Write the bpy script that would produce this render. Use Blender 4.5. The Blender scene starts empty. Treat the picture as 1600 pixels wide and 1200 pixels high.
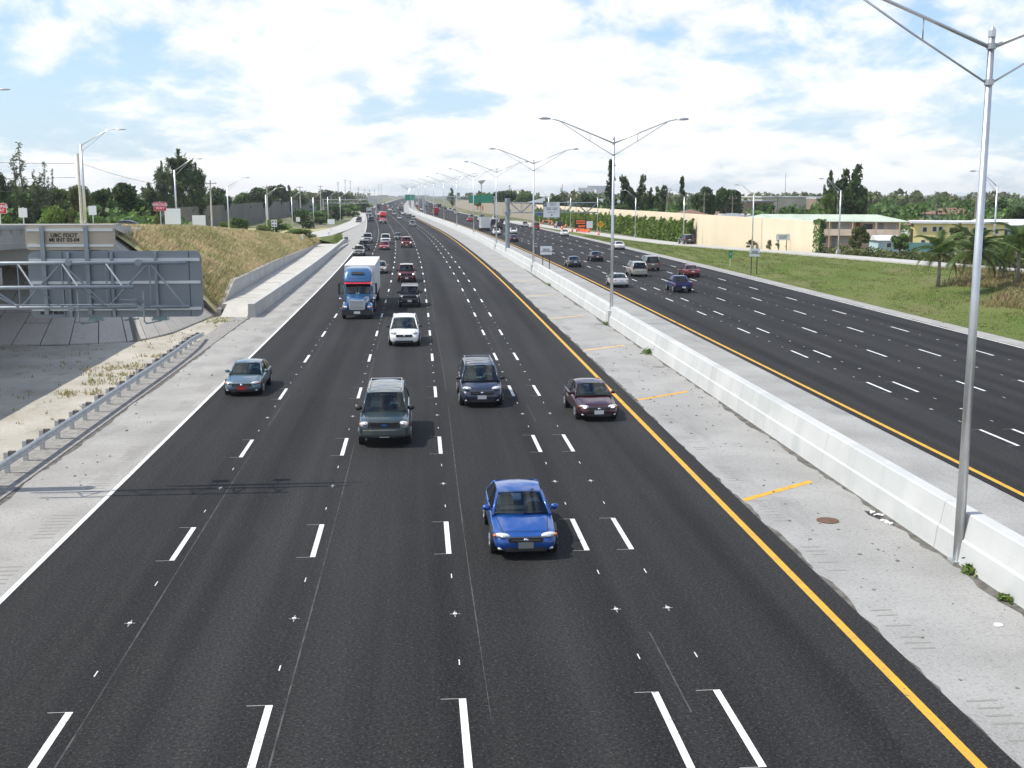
import bpy, math, random
import numpy as np
from mathutils import Vector, Matrix
R = math.radians
scene = bpy.context.scene
col = scene.collection
# ------------------------------------------------------------------ camera, sky, sun, exposure
FPX, CAMH = 1805.0, 9.6                      # focal length in photo pixels (1600 wide), eye height above the road
TH = math.atan(297 / FPX); PH = math.atan(148 * math.cos(TH) / FPX)
cam_d = bpy.data.cameras.new('camera'); cam_d.sensor_width = 36; cam_d.lens = 36 * FPX / 1600
cam_d.clip_start = 0.3; cam_d.clip_end = 20000
cam = bpy.data.objects.new('camera', cam_d); col.objects.link(cam)
cam.location = (0, 0, CAMH); cam.rotation_euler = (R(90) - TH, 0, -PH)
scene.camera = cam
SUN_EL, SUN_AZ = 56.0, -91.5                 # azimuth from +Y clockwise: the sun stands to the left
sun_d = bpy.data.lights.new('sun', 'SUN'); sun_d.energy = 4.9; sun_d.angle = R(0.53); sun_d.color = (1.0, 0.945, 0.85)
sun = bpy.data.objects.new('sun', sun_d); col.objects.link(sun)
sun_vec = Vector((math.cos(R(SUN_EL)) * math.sin(R(SUN_AZ)), math.cos(R(SUN_EL)) * math.cos(R(SUN_AZ)), math.sin(R(SUN_EL))))
sun.rotation_euler = sun_vec.to_track_quat('Z', 'Y').to_euler(); sun.location = sun_vec * 200
world = bpy.data.worlds.new('World'); scene.world = world; world.use_nodes = True
def build_sky():
    nt = world.node_tree; N = nt.nodes; Lk = nt.links; N.clear()
    out = N.new('ShaderNodeOutputWorld'); bg = N.new('ShaderNodeBackground'); bg.inputs['Strength'].default_value = 0.115
    sky = N.new('ShaderNodeTexSky'); sky.sky_type = 'NISHITA'; sky.sun_disc = False
    sky.sun_elevation = R(SUN_EL); sky.sun_rotation = R(SUN_AZ); sky.air_density = 1.0; sky.dust_density = 1.3; sky.ozone_density = 1.0
    tc = N.new('ShaderNodeTexCoord'); sep = N.new('ShaderNodeSeparateXYZ'); Lk.new(tc.outputs['Generated'], sep.inputs[0])
    def M(op, a, b=None, c=None):
        n = N.new('ShaderNodeMath'); n.operation = op
        for i, v in enumerate((a, b, c)):
            if v is None: continue
            if isinstance(v, (int, float)): n.inputs[i].default_value = v
            else: Lk.new(v, n.inputs[i])
        return n.outputs[0]
    z = M('MAXIMUM', sep.outputs[2], 0.0)
    hl = M('SQRT', M('MAXIMUM', M('SUBTRACT', 1.0, M('MULTIPLY', z, z)), 0.0001))
    px = M('MULTIPLY', M('DIVIDE', sep.outputs[0], hl), 5.0); py = M('MULTIPLY', M('DIVIDE', sep.outputs[1], hl), 5.0)
    pv = M('MULTIPLY', M('LOGARITHM', M('ADD', z, 0.10), 2.71828), 2.1)
    def cloud(dx, dy, dz, sc, det, rough, dist):
        cb = N.new('ShaderNodeCombineXYZ')
        Lk.new(M('ADD', px, dx), cb.inputs[0]); Lk.new(M('ADD', py, dy), cb.inputs[1]); Lk.new(M('ADD', pv, dz), cb.inputs[2])
        n = N.new('ShaderNodeTexNoise'); n.inputs['Scale'].default_value = sc; n.inputs['Detail'].default_value = det
        n.inputs['Roughness'].default_value = rough; n.inputs['Distortion'].default_value = dist
        Lk.new(cb.outputs[0], n.inputs['Vector']); return n.outputs[0]
    big = cloud(CLX, CLY, 1.7, 0.62, 3, 0.5, 0.0)
    fine = cloud(CLX + 4, CLY - 3, 5.1, 2.7, 10, 0.58, 0.2)
    d = M('ADD', M('MULTIPLY', big, 1.15), M('MULTIPLY', fine, 0.95))
    rmp = N.new('ShaderNodeMapRange'); rmp.interpolation_type = 'SMOOTHSTEP'
    rmp.inputs['From Min'].default_value = CL0; rmp.inputs['From Max'].default_value = CL0 + 0.24
    Lk.new(d, rmp.inputs['Value'])
    # the undersides of the puffs are a little greyer
    up = cloud(CLX + 4, CLY - 3, 5.1 + 0.14, 2.7, 6, 0.52, 0.2)
    sh = N.new('ShaderNodeMapRange'); sh.inputs['From Min'].default_value = -0.10; sh.inputs['From Max'].default_value = 0.16
    sh.inputs['To Min'].default_value = 1.0; sh.inputs['To Max'].default_value = 0.90; Lk.new(M('SUBTRACT', up, fine), sh.inputs['Value'])
    cc = N.new('ShaderNodeMix'); cc.data_type = 'RGBA'; cc.blend_type = 'MULTIPLY'; cc.inputs['Factor'].default_value = 1.0
    cc.inputs[6].default_value = (9.9, 9.95, 10.0, 1); Lk.new(sh.outputs[0], cc.inputs[7])
    # moist pale air low over the horizon, all the way round
    hz = N.new('ShaderNodeMapRange'); hz.interpolation_type = 'SMOOTHSTEP'
    hz.inputs['From Min'].default_value = 0.0; hz.inputs['From Max'].default_value = 0.30
    hz.inputs['To Min'].default_value = 0.70; hz.inputs['To Max'].default_value = 0.0; Lk.new(z, hz.inputs['Value'])
    gain = N.new('ShaderNodeMix'); gain.data_type = 'RGBA'; gain.blend_type = 'MULTIPLY'; gain.inputs['Factor'].default_value = 1.0
    Lk.new(sky.outputs[0], gain.inputs[6]); gain.inputs[7].default_value = SKYGAIN
    m0 = N.new('ShaderNodeMix'); m0.data_type = 'RGBA'; Lk.new(hz.outputs[0], m0.inputs['Factor'])
    Lk.new(gain.outputs[2], m0.inputs[6]); m0.inputs[7].default_value = (6.6, 7.9, 9.0, 1)
    m1 = N.new('ShaderNodeMix'); m1.data_type = 'RGBA'; Lk.new(M('MULTIPLY', rmp.outputs[0], 0.92), m1.inputs['Factor'])
    Lk.new(m0.outputs[2], m1.inputs[6]); Lk.new(cc.outputs[2], m1.inputs[7])
    Lk.new(m1.outputs[2], bg.inputs['Color']); Lk.new(bg.outputs[0], out.inputs[0])
CLX, CLY, CL0 = 8.0, -0.7, 0.945
SKYGAIN = (0.98, 1.34, 1.75, 1)
build_sky()
vs = scene.view_settings; vs.view_transform = 'Standard'; vs.look = 'None'; vs.gamma = 1.0; vs.exposure = 0.0; vs.use_curve_mapping = False
scene.cycles.use_denoising = True
scene.cycles.max_bounces = 6; scene.cycles.diffuse_bounces = 2; scene.cycles.glossy_bounces = 3
scene.cycles.transparent_max_bounces = 12; scene.cycles.transmission_bounces = 4

# ------------------------------------------------------------------ places: pixel of the photo -> point of the world
_f = Vector((math.sin(PH) * math.cos(TH), math.cos(PH) * math.cos(TH), -math.sin(TH)))
_r = Vector((math.cos(PH), -math.sin(PH), 0)); _u = _r.cross(_f)
def ray(px, py): return _f + _r * ((px - 800) / FPX) + _u * ((600 - py) / FPX)
def at(px, py, Y):                # the point seen at a pixel, Y metres down the road
    d = ray(px, py); return Vector((0, 0, CAMH)) + d * (Y / d.y)
def gz(px, py, z=0.0):            # the point seen at a pixel, at height z
    d = ray(px, py); return Vector((0, 0, CAMH)) + d * ((z - CAMH) / d.z)
def hit(px, py, hf, y0=40, y1=500):   # where the sight line meets a terrain height function
    d = ray(px, py); Y = y0
    while Y < y1:
        p = Vector((0, 0, CAMH)) + d * (Y / d.y)
        if p.z <= hf(p.x, p.y): return p
        Y += 0.25
    return p
# the bend of the motorway: sideways shift of every lane at distance Y
_cy = np.array([-200, 100, 140, 188, 240, 290, 345, 425, 505, 558, 640, 740, 1000, 1700, 4000], float)
_cx = np.array([0, 0, -.1, -.7, -1.6, -3, -5, -8.3, -12, -14.6, -17.6, -19.6, -21.8, -24.5, -24.5], float)
_ym = np.arange(-200, 3600, 4.0); _xm = np.interp(_ym, _cy, _cx)
_k = np.hanning(27); _k /= _k.sum(); _xm = np.convolve(np.pad(_xm, 13, mode='edge'), _k, 'valid')
def cX(Y): return float(np.interp(Y, _ym, _xm))
def cdir(Y): return math.atan2(cX(Y - 3) - cX(Y + 3), 6.0)     # heading angle about Z of a lane at Y

# ------------------------------------------------------------------ materials
MATS = {}
def mat(name, color, rough=0.6, metal=0.0, spec=0.5, noise=None, bump=0.0, coat=0.0, emit=None, coord='Object'):
    """noise = (colour2, scale, detail, low, high[, stretch]) mixes a second colour in by a noise"""
    if name in MATS: return MATS[name]
    m = bpy.data.materials.new(name); m.use_nodes = True; nt = m.node_tree; N = nt.nodes; Lk = nt.links
    b = N['Principled BSDF']; b.inputs['Base Color'].default_value = (*color, 1)
    b.inputs['Roughness'].default_value = rough; b.inputs['Metallic'].default_value = metal
    b.inputs['Specular IOR Level'].default_value = spec; b.inputs['Coat Weight'].default_value = coat; b.inputs['Coat Roughness'].default_value = 0.04
    if emit: b.inputs['Emission Color'].default_value = (*emit[0], 1); b.inputs['Emission Strength'].default_value = emit[1]
    if noise:
        tc = N.new('ShaderNodeTexCoord'); mp = N.new('ShaderNodeMapping'); Lk.new(tc.outputs[coord], mp.inputs[0])
        if len(noise) > 5: mp.inputs['Scale'].default_value = noise[5]
        n = N.new('ShaderNodeTexNoise'); n.inputs['Scale'].default_value = noise[1]; n.inputs['Detail'].default_value = noise[2]
        Lk.new(mp.outputs[0], n.inputs['Vector'])
        mr = N.new('ShaderNodeMapRange'); mr.inputs['From Min'].default_value = noise[3]; mr.inputs['From Max'].default_value = noise[4]
        Lk.new(n.outputs[0], mr.inputs['Value'])
        mx = N.new('ShaderNodeMix'); mx.data_type = 'RGBA'; Lk.new(mr.outputs[0], mx.inputs['Factor'])
        mx.inputs[6].default_value = (*color, 1); mx.inputs[7].default_value = (*noise[0], 1); Lk.new(mx.outputs[2], b.inputs['Base Color'])
        if bump:
            bp = N.new('ShaderNodeBump'); bp.inputs['Strength'].default_value = bump; bp.inputs['Distance'].default_value = 0.05
            n2 = N.new('ShaderNodeTexNoise'); n2.inputs['Scale'].default_value = noise[1] * 6; n2.inputs['Detail'].default_value = 4
            Lk.new(mp.outputs[0], n2.inputs['Vector']); Lk.new(n2.outputs[0], bp.inputs['Height']); Lk.new(bp.outputs[0], b.inputs['Normal'])
    MATS[name] = m; return m
class G:                                             # tiny node helper
    def __init__(s, name):
        s.m = bpy.data.materials.new(name); s.m.use_nodes = True; s.N = s.m.node_tree.nodes; s.L = s.m.node_tree.links
        s.b = s.N['Principled BSDF']; MATS[name] = s.m
    def noise(s, vec, scale, detail=4, rough=0.55, stretch=None):
        if stretch:
            mp = s.N.new('ShaderNodeMapping'); mp.inputs['Scale'].default_value = stretch; s.L.new(vec, mp.inputs[0]); vec = mp.outputs[0]
        n = s.N.new('ShaderNodeTexNoise'); n.inputs['Scale'].default_value = scale; n.inputs['Detail'].default_value = detail
        n.inputs['Roughness'].default_value = rough; s.L.new(vec, n.inputs['Vector']); return n.outputs[0]
    def rng(s, v, a, b, c=0.0, d=1.0):
        n = s.N.new('ShaderNodeMapRange'); n.inputs['From Min'].default_value = a; n.inputs['From Max'].default_value = b
        n.inputs['To Min'].default_value = c; n.inputs['To Max'].default_value = d; s.L.new(v, n.inputs['Value']); return n.outputs[0]
    def math(s, op, a, b):
        n = s.N.new('ShaderNodeMath'); n.operation = op
        for i, v in enumerate((a, b)):
            if isinstance(v, (int, float)): n.inputs[i].default_value = v
            else: s.L.new(v, n.inputs[i])
        return n.outputs[0]
    def mix(s, fac, a, b, mode='MIX'):
        n = s.N.new('ShaderNodeMix'); n.data_type = 'RGBA'; n.blend_type = mode
        if isinstance(fac, (int, float)): n.inputs['Factor'].default_value = fac
        else: s.L.new(fac, n.inputs['Factor'])
        for i, v in ((6, a), (7, b)):
            if isinstance(v, tuple): n.inputs[i].default_value = (*v, 1)
            else: s.L.new(v, n.inputs[i])
        return n.outputs[2]
    def uv(s): return s.N.new('ShaderNodeTexCoord').outputs['UV']
    def pos(s): return s.N.new('ShaderNodeNewGeometry').outputs['Position']
    def island(s): return s.N.new('ShaderNodeNewGeometry').outputs['Random Per Island']
    def done(s, colr, rough=0.8, spec=0.3, bump=None, dist=0.03, strength=0.5):
        if isinstance(colr, tuple): s.b.inputs['Base Color'].default_value = (*colr, 1)
        else: s.L.new(colr, s.b.inputs['Base Color'])
        if isinstance(rough, (int, float)): s.b.inputs['Roughness'].default_value = rough
        else: s.L.new(rough, s.b.inputs['Roughness'])
        s.b.inputs['Specular IOR Level'].default_value = spec
        if bump is not None:
            bp = s.N.new('ShaderNodeBump'); bp.inputs['Strength'].default_value = strength; bp.inputs['Distance'].default_value = dist
            s.L.new(bump, bp.inputs['Height']); s.L.new(bp.outputs[0], s.b.inputs['Normal'])
        return s.m
def make_asphalt(name, wheel, base=(0.0085, 0.0088, 0.0092), light=(0.026, 0.0255, 0.025)):
    g = G(name); uv = g.uv()
    sx = g.N.new('ShaderNodeSeparateXYZ'); g.L.new(uv, sx.inputs[0])
    wob = g.math('MULTIPLY', g.noise(uv, 1.0, 2, 0.5, (0.3, 0.03, 1)), 1.6)
    wv = g.math('SINE', g.math('MULTIPLY', g.math('ADD', sx.outputs[0], wob), 3.43), 0.0)          # wheel paths, two to a lane
    wv = g.rng(wv, -1, 1, 0, 0.34)
    streak = g.noise(uv, 1.0, 2, 0.5, (0.55, 0.012, 1)); s1 = g.rng(streak, 0.35, 0.68, 0, 0.5)
    band = g.noise(uv, 1.0, 3, 0.6, (2.6, 0.05, 1)); s2 = g.rng(band, 0.4, 0.75, 0, 0.3)
    patch = g.noise(uv, 0.12, 5); s3 = g.rng(patch, 0.5, 0.75, 0, 0.3)
    grain = g.rng(g.noise(uv, 13, 6, 0.8), 0.40, 0.60, 0.45, 1.6)
    c = g.mix(g.math('MINIMUM', g.math('ADD', g.math('ADD', g.math('ADD', s1, wv), s2), s3), 1.0), base, light)
    chip = g.rng(g.noise(uv, 19, 4, 0.75), 0.555, 0.64, 0, 0.55)
    scf = g.rng(g.noise(uv, 1.4, 6, 0.7, (1, 0.25, 1)), 0.64, 0.86, 0, 0.35)
    oil = g.rng(g.noise(uv, 0.9, 5, 0.6, (1, 0.3, 1)), 0.62, 0.75, 0, 0.6)
    c = g.mix(oil, c, (0.007, 0.007, 0.0075))
    c = g.mix(g.math('ADD', chip, scf), c, (0.10, 0.098, 0.092))
    gm = g.N.new('ShaderNodeCombineColor')
    for i in range(3): g.L.new(grain, gm.inputs[i])
    c = g.mix(1.0, c, gm.outputs[0], 'MULTIPLY')
    return g.done(c, g.rng(streak, 0.3, 0.7, 0.92, 0.75), 0.2, g.noise(uv, 40, 4, 0.7), 0.012, 0.5)
make_asphalt('asphalt', True)
def make_concrete(name, c1, c2, sc=0.35, stain=(0.22, 0.215, 0.2), amt=0.35, vec='uv', rough=0.85):
    g = G(name); v = g.uv() if vec == 'uv' else g.pos()
    c = g.mix(g.rng(g.noise(v, sc, 6), 0.35, 0.7), c1, c2)
    c = g.mix(g.rng(g.noise(v, sc * 5, 8, 0.7), 0.58, 0.8, 0, amt), c, stain)
    sp = g.rng(g.noise(v, 9, 6, 0.8), 0.53, 0.63, 0, amt * 1.1)
    c = g.mix(sp, c, stain)
    c = g.mix(g.rng(g.noise(v, 16, 4, 0.8), 0.53, 0.62, 0, 0.4), c, tuple(min(1, x * 1.35) for x in c2))
    c = g.mix(g.rng(g.noise(v, 0.5, 7, 0.7, (1, 0.3, 1)), 0.55, 0.75, 0, amt * 0.9), c, stain)
    return g.done(c, rough, 0.25, g.noise(v, 22, 4), 0.01, 0.35)
make_concrete('shoulder_concrete', (0.275, 0.267, 0.25), (0.365, 0.356, 0.334), 0.35, (0.12,0.116,0.108), 0.5)
make_concrete('median_concrete', (0.265, 0.262, 0.25), (0.35, 0.346, 0.332), 0.3, (0.11, 0.107, 0.1), 0.5)
make_concrete('wall_concrete', (0.40, 0.398, 0.38), (0.50, 0.495, 0.475), 0.3, (0.26, 0.25, 0.235), 0.3, 'pos')
make_concrete('slab_concrete', (0.42, 0.405, 0.365), (0.52, 0.50, 0.455), 0.4, (0.24, 0.22, 0.18), 0.4, 'pos')
make_concrete('paving_concrete', (0.40, 0.375, 0.33), (0.48, 0.45, 0.40), 0.35, (0.15, 0.138, 0.115), 0.5, 'pos')
make_concrete('bridge_concrete', (0.26, 0.255, 0.24), (0.33, 0.325, 0.31), 0.3, (0.2, 0.195, 0.185), 0.4, 'pos')
make_concrete('ramp_concrete', (0.38, 0.37, 0.345), (0.46, 0.45, 0.42), 0.2, (0.26, 0.245, 0.22), 0.3)
def make_barrier():
    g = G('barrier_concrete'); v = g.pos()
    c = g.mix(g.rng(g.noise(v, 0.5, 5), 0.35, 0.7), (0.45, 0.46, 0.448), (0.53, 0.535, 0.522))
    run = g.rng(g.noise(v, 1.0, 5, 0.65, (0.1, 1.4, 0.12)), 0.54, 0.74, 0, 0.42)      # vertical weather runs
    c = g.mix(run, c, (0.31, 0.31, 0.295))
    ptc = g.rng(g.noise(v, 0.3, 1, 0.4), 0.58, 0.61, 0, 0.4)                            # rectangular-ish repaint patches
    c = g.mix(ptc, c, (0.40, 0.425, 0.415))
    scr = g.rng(g.noise(v, 1.0, 5, 0.7, (0.5, 0.22, 9)), 0.66, 0.76, 0, 0.25)
    c = g.mix(scr, c, (0.27, 0.265, 0.25))
    return g.done(c, 0.75, 0.3, g.noise(v, 14, 4), 0.01, 0.3)
make_barrier()
def make_ground():
    g = G('ground_soil'); v = g.pos()
    c = g.mix(g.rng(g.noise(v, 0.02, 6), 0.4, 0.62), (0.09, 0.115, 0.045), (0.20, 0.185, 0.13))
    c = g.mix(g.rng(g.noise(v, 0.6, 5), 0.4, 0.7, 0, 0.5), c, (0.13, 0.14, 0.07)); return g.done(c, 0.95, 0.1)
make_ground()
def make_sand():
    g = G('sand'); v = g.pos()
    c = g.mix(g.rng(g.noise(v, 0.25, 7, 0.6), 0.35, 0.65), (0.35, 0.325, 0.27), (0.47, 0.445, 0.385))
    c = g.mix(g.rng(g.noise(v, 1.1, 6, 0.65, (1, 0.45, 1)), 0.55, 0.72, 0, 0.55), c, (0.19, 0.165, 0.12))
    c = g.mix(g.rng(g.noise(v, 7, 4, 0.7), 0.6, 0.75, 0, 0.5), c, (0.15, 0.13, 0.105))
    return g.done(c, 0.95, 0.1, g.noise(v, 5, 6, 0.65), 0.12, 0.7)
make_sand()
def make_turf(name, a, b, c3, sc):
    g = G(name); v = g.pos()
    c = g.mix(g.rng(g.noise(v, sc, 6, 0.6), 0.38, 0.62), a, b)
    c = g.mix(g.rng(g.noise(v, sc * 4, 6, 0.65, (1, 0.4, 1)), 0.50, 0.68, 0, 0.65), c, c3)
    return g.done(c, 0.95, 0.1, g.noise(v, 6, 5), 0.08, 0.6)
make_turf('dry_turf', (0.42, 0.36, 0.21), (0.30, 0.31, 0.13), (0.27, 0.23, 0.13), 0.15)
make_turf('green_turf', (0.088, 0.125, 0.03), (0.13, 0.15, 0.05), (0.165, 0.142, 0.075), 0.07)
def make_leaf(name, a, b, c3=None, rough=0.55):
    g = G(name); r = g.island(); c = g.mix(r, a, b)
    c = g.mix(g.rng(g.noise(g.pos(), 0.35, 3), 0.42, 0.62), c, c3 or tuple(x * 0.6 for x in a))
    m = g.done(c, rough, 0.3)
    tr = g.N.new('ShaderNodeBsdfTranslucent'); g.L.new(c, tr.inputs[0]); ms = g.N.new('ShaderNodeMixShader'); ms.inputs[0].default_value = 0.28
    o = [n for n in g.N if n.type == 'OUTPUT_MATERIAL'][0]; g.L.new(g.b.outputs[0], ms.inputs[1]); g.L.new(tr.outputs[0], ms.inputs[2]); g.L.new(ms.outputs[0], o.inputs[0])
    return m
make_leaf('leaf_dark', (0.0507, 0.0997, 0.0326), (0.1087, 0.1721, 0.0507))
make_leaf('leaf_mid', (0.0938, 0.1771, 0.0417), (0.1771, 0.2814, 0.0730))
make_leaf('leaf_light', (0.1355, 0.2233, 0.0447), (0.2154, 0.3031, 0.0798))
make_leaf('leaf_olive', (0.1269, 0.1540, 0.0544), (0.2085, 0.2265, 0.0816))
make_leaf('leaf_pine', (0.0906, 0.1359, 0.0635), (0.1540, 0.1994, 0.0906))
make_leaf('leaf_hedge', (0.1219, 0.2031, 0.0292), (0.2275, 0.3007, 0.0569), (0.0813, 0.1382, 0.0260))
make_leaf('leaf_palm', (0.0638, 0.1196, 0.0319), (0.1196, 0.1835, 0.0479), (0.0957, 0.1355, 0.0398))
make_leaf('leaf_palm_old', (0.14, 0.13, 0.045), (0.17, 0.145, 0.06))
make_leaf('grass_dry', (0.4593, 0.3417, 0.1940), (0.6430, 0.5167, 0.3195), (0.3062, 0.3167, 0.1256))
make_leaf('grass_green', (0.1085, 0.1834, 0.0278), (0.1787, 0.2554, 0.0486), (0.1850, 0.1703, 0.0693))
make_leaf('grass_brown', (0.2513, 0.1735, 0.0945), (0.3438, 0.2500, 0.1455), (0.1984, 0.1944, 0.0727))
def worn_paint(name, a, b2):
    g = G(name); v = g.pos(); c = g.mix(g.rng(g.noise(v, 1.6, 6, 0.65), 0.4, 0.7), a, b2)
    c = g.mix(g.rng(g.noise(v, 9, 8, 0.7), 0.58, 0.66, 0, 0.75), c, (0.10, 0.10, 0.095)); c = g.mix(g.rng(g.noise(v, 0.8, 4, 0.6, (3, 0.4, 1)), 0.6, 0.75, 0, 0.45), c, (0.16, 0.155, 0.15)); return g.done(c, 0.65, 0.3)
mat('bark', (0.16, 0.125, 0.095), 0.9, noise=((0.09, 0.07, 0.05), 4, 5, 0.35, 0.65), bump=0.6)
mat('bark_pale', (0.36, 0.33, 0.28), 0.9, noise=((0.22, 0.19, 0.15), 5, 4, 0.35, 0.65), bump=0.4)
worn_paint('paint_white', (0.74, 0.745, 0.72), (0.55, 0.55, 0.53))
worn_paint('paint_yellow', (0.66, 0.36, 0.03), (0.46, 0.27, 0.05))
mat('tick_paint', (0.33, 0.33, 0.32), 0.7)
mat('paint_amber_worn', (0.70, 0.42, 0.10), 0.65, noise=((0.55, 0.44, 0.26), 3, 7, 0.45, 0.7))
mat('groove_dark', (0.20, 0.195, 0.185), 0.9)
mat('galvanised', (0.52, 0.54, 0.55), 0.42, 0.75, noise=((0.40, 0.42, 0.43), 3, 4, 0.35, 0.65))
mat('aluminium_pole', (0.66, 0.67, 0.68), 0.36, 0.85, noise=((0.56, 0.57, 0.58), 2, 3, 0.35, 0.65))
mat('steel_grey', (0.30, 0.34, 0.37), 0.5, 0.35, noise=((0.24, 0.27, 0.30), 2, 4, 0.35, 0.65))
mat('sign_back', (0.22, 0.25, 0.275), 0.5, 0.3, noise=((0.22, 0.25, 0.28), 1.3, 5, 0.35, 0.65))
mat('sign_back_tan', (0.47, 0.41, 0.32), 0.55, 0.1, noise=((0.41, 0.36, 0.28), 1.3, 5, 0.35, 0.65))
mat('sign_rail', (0.62, 0.65, 0.66), 0.45, 0.4)
mat('white_plastic', (0.80, 0.80, 0.79), 0.5)
mat('pale_concrete_pole', (0.64, 0.60, 0.52), 0.8, noise=((0.54, 0.5, 0.43), 2, 4, 0.35, 0.65))
mat('wood_pole', (0.30, 0.26, 0.21), 0.9, noise=((0.2, 0.17, 0.13), 3, 4, 0.3, 0.7))
mat('letter_black', (0.02, 0.02, 0.02), 0.6)
mat('letter_white', (0.85, 0.85, 0.85), 0.6)
mat('sign_white', (0.82, 0.84, 0.84), 0.45)
mat('sign_red', (0.62, 0.03, 0.05), 0.45)
mat('sign_yellow', (0.85, 0.42, 0.01), 0.45)
mat('sign_green', (0.01, 0.27, 0.16), 0.45)
mat('sign_blue', (0.02, 0.12, 0.45), 0.45)
mat('orange_plastic', (0.85, 0.13, 0.035), 0.5)
mat('board_black', (0.02, 0.017, 0.014), 0.5)
mat('led_amber', (0.5, 0.08, 0.01), 0.5, emit=((1.0, 0.22, 0.04), 0.5))
mat('wire', (0.08, 0.08, 0.08), 0.7)
mat('rubber', (0.018, 0.018, 0.019), 0.8)
mat('trim_black', (0.022, 0.023, 0.025), 0.55)
mat('rim_alloy', (0.58, 0.59, 0.60), 0.3, 0.9)
mat('chrome', (0.75, 0.76, 0.77), 0.14, 1.0)
mat('lamp_glass', (0.70, 0.72, 0.73), 0.08, 0.25, 0.8)
mat('lamp_lit', (0.9, 0.9, 0.85), 0.1, emit=((1.0, 0.93, 0.78), 2.2))
mat('lamp_amber', (0.70, 0.17, 0.05), 0.15)
mat('tail_red', (0.48, 0.015, 0.018), 0.15, 0, 0.7)
mat('plate_white', (0.72, 0.73, 0.70), 0.5)
mat('plate_red', (0.55, 0.03, 0.03), 0.5)
mat('plate_grey', (0.22, 0.23, 0.22), 0.5)
mat('seat_cloth', (0.33, 0.30, 0.25), 0.9)
mat('cabin_dark', (0.035, 0.035, 0.036), 0.9)
mat('skin', (0.42, 0.25, 0.17), 0.7); mat('shirt', (0.40, 0.42, 0.46), 0.9); mat('hair', (0.03, 0.022, 0.018), 0.8)
mat('iron_rust', (0.16, 0.085, 0.05), 0.8, noise=((0.09, 0.05, 0.035), 12, 3, 0.3, 0.7))
def make_glass():
    g = G('auto_glass'); N = g.N; L = g.L
    o = [n for n in N if n.type == 'OUTPUT_MATERIAL'][0]
    t = N.new('ShaderNodeBsdfTransparent'); t.inputs[0].default_value = (0.62, 0.72, 0.70, 1)
    gl = N.new('ShaderNodeBsdfGlossy'); gl.inputs['Roughness'].default_value = 0.02; gl.inputs[0].default_value = (0.9, 0.97, 1, 1)
    fr = N.new('ShaderNodeFresnel'); fr.inputs[0].default_value = 1.5
    ms = N.new('ShaderNodeMixShader'); L.new(fr.outputs[0], ms.inputs[0]); L.new(t.outputs[0], ms.inputs[1]); L.new(gl.outputs[0], ms.inputs[2]); L.new(ms.outputs[0], o.inputs[0])
make_glass()
mat('tinted_glass', (0.012, 0.015, 0.017), 0.05, 0, 0.6)
mat('window_pane', (0.05, 0.065, 0.075), 0.08, 0, 0.6)
def paint(name, c, metal=0.25, rough=0.32): return mat('carpaint_' + name, c, rough, metal, 0.5, coat=0.9)

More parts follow.
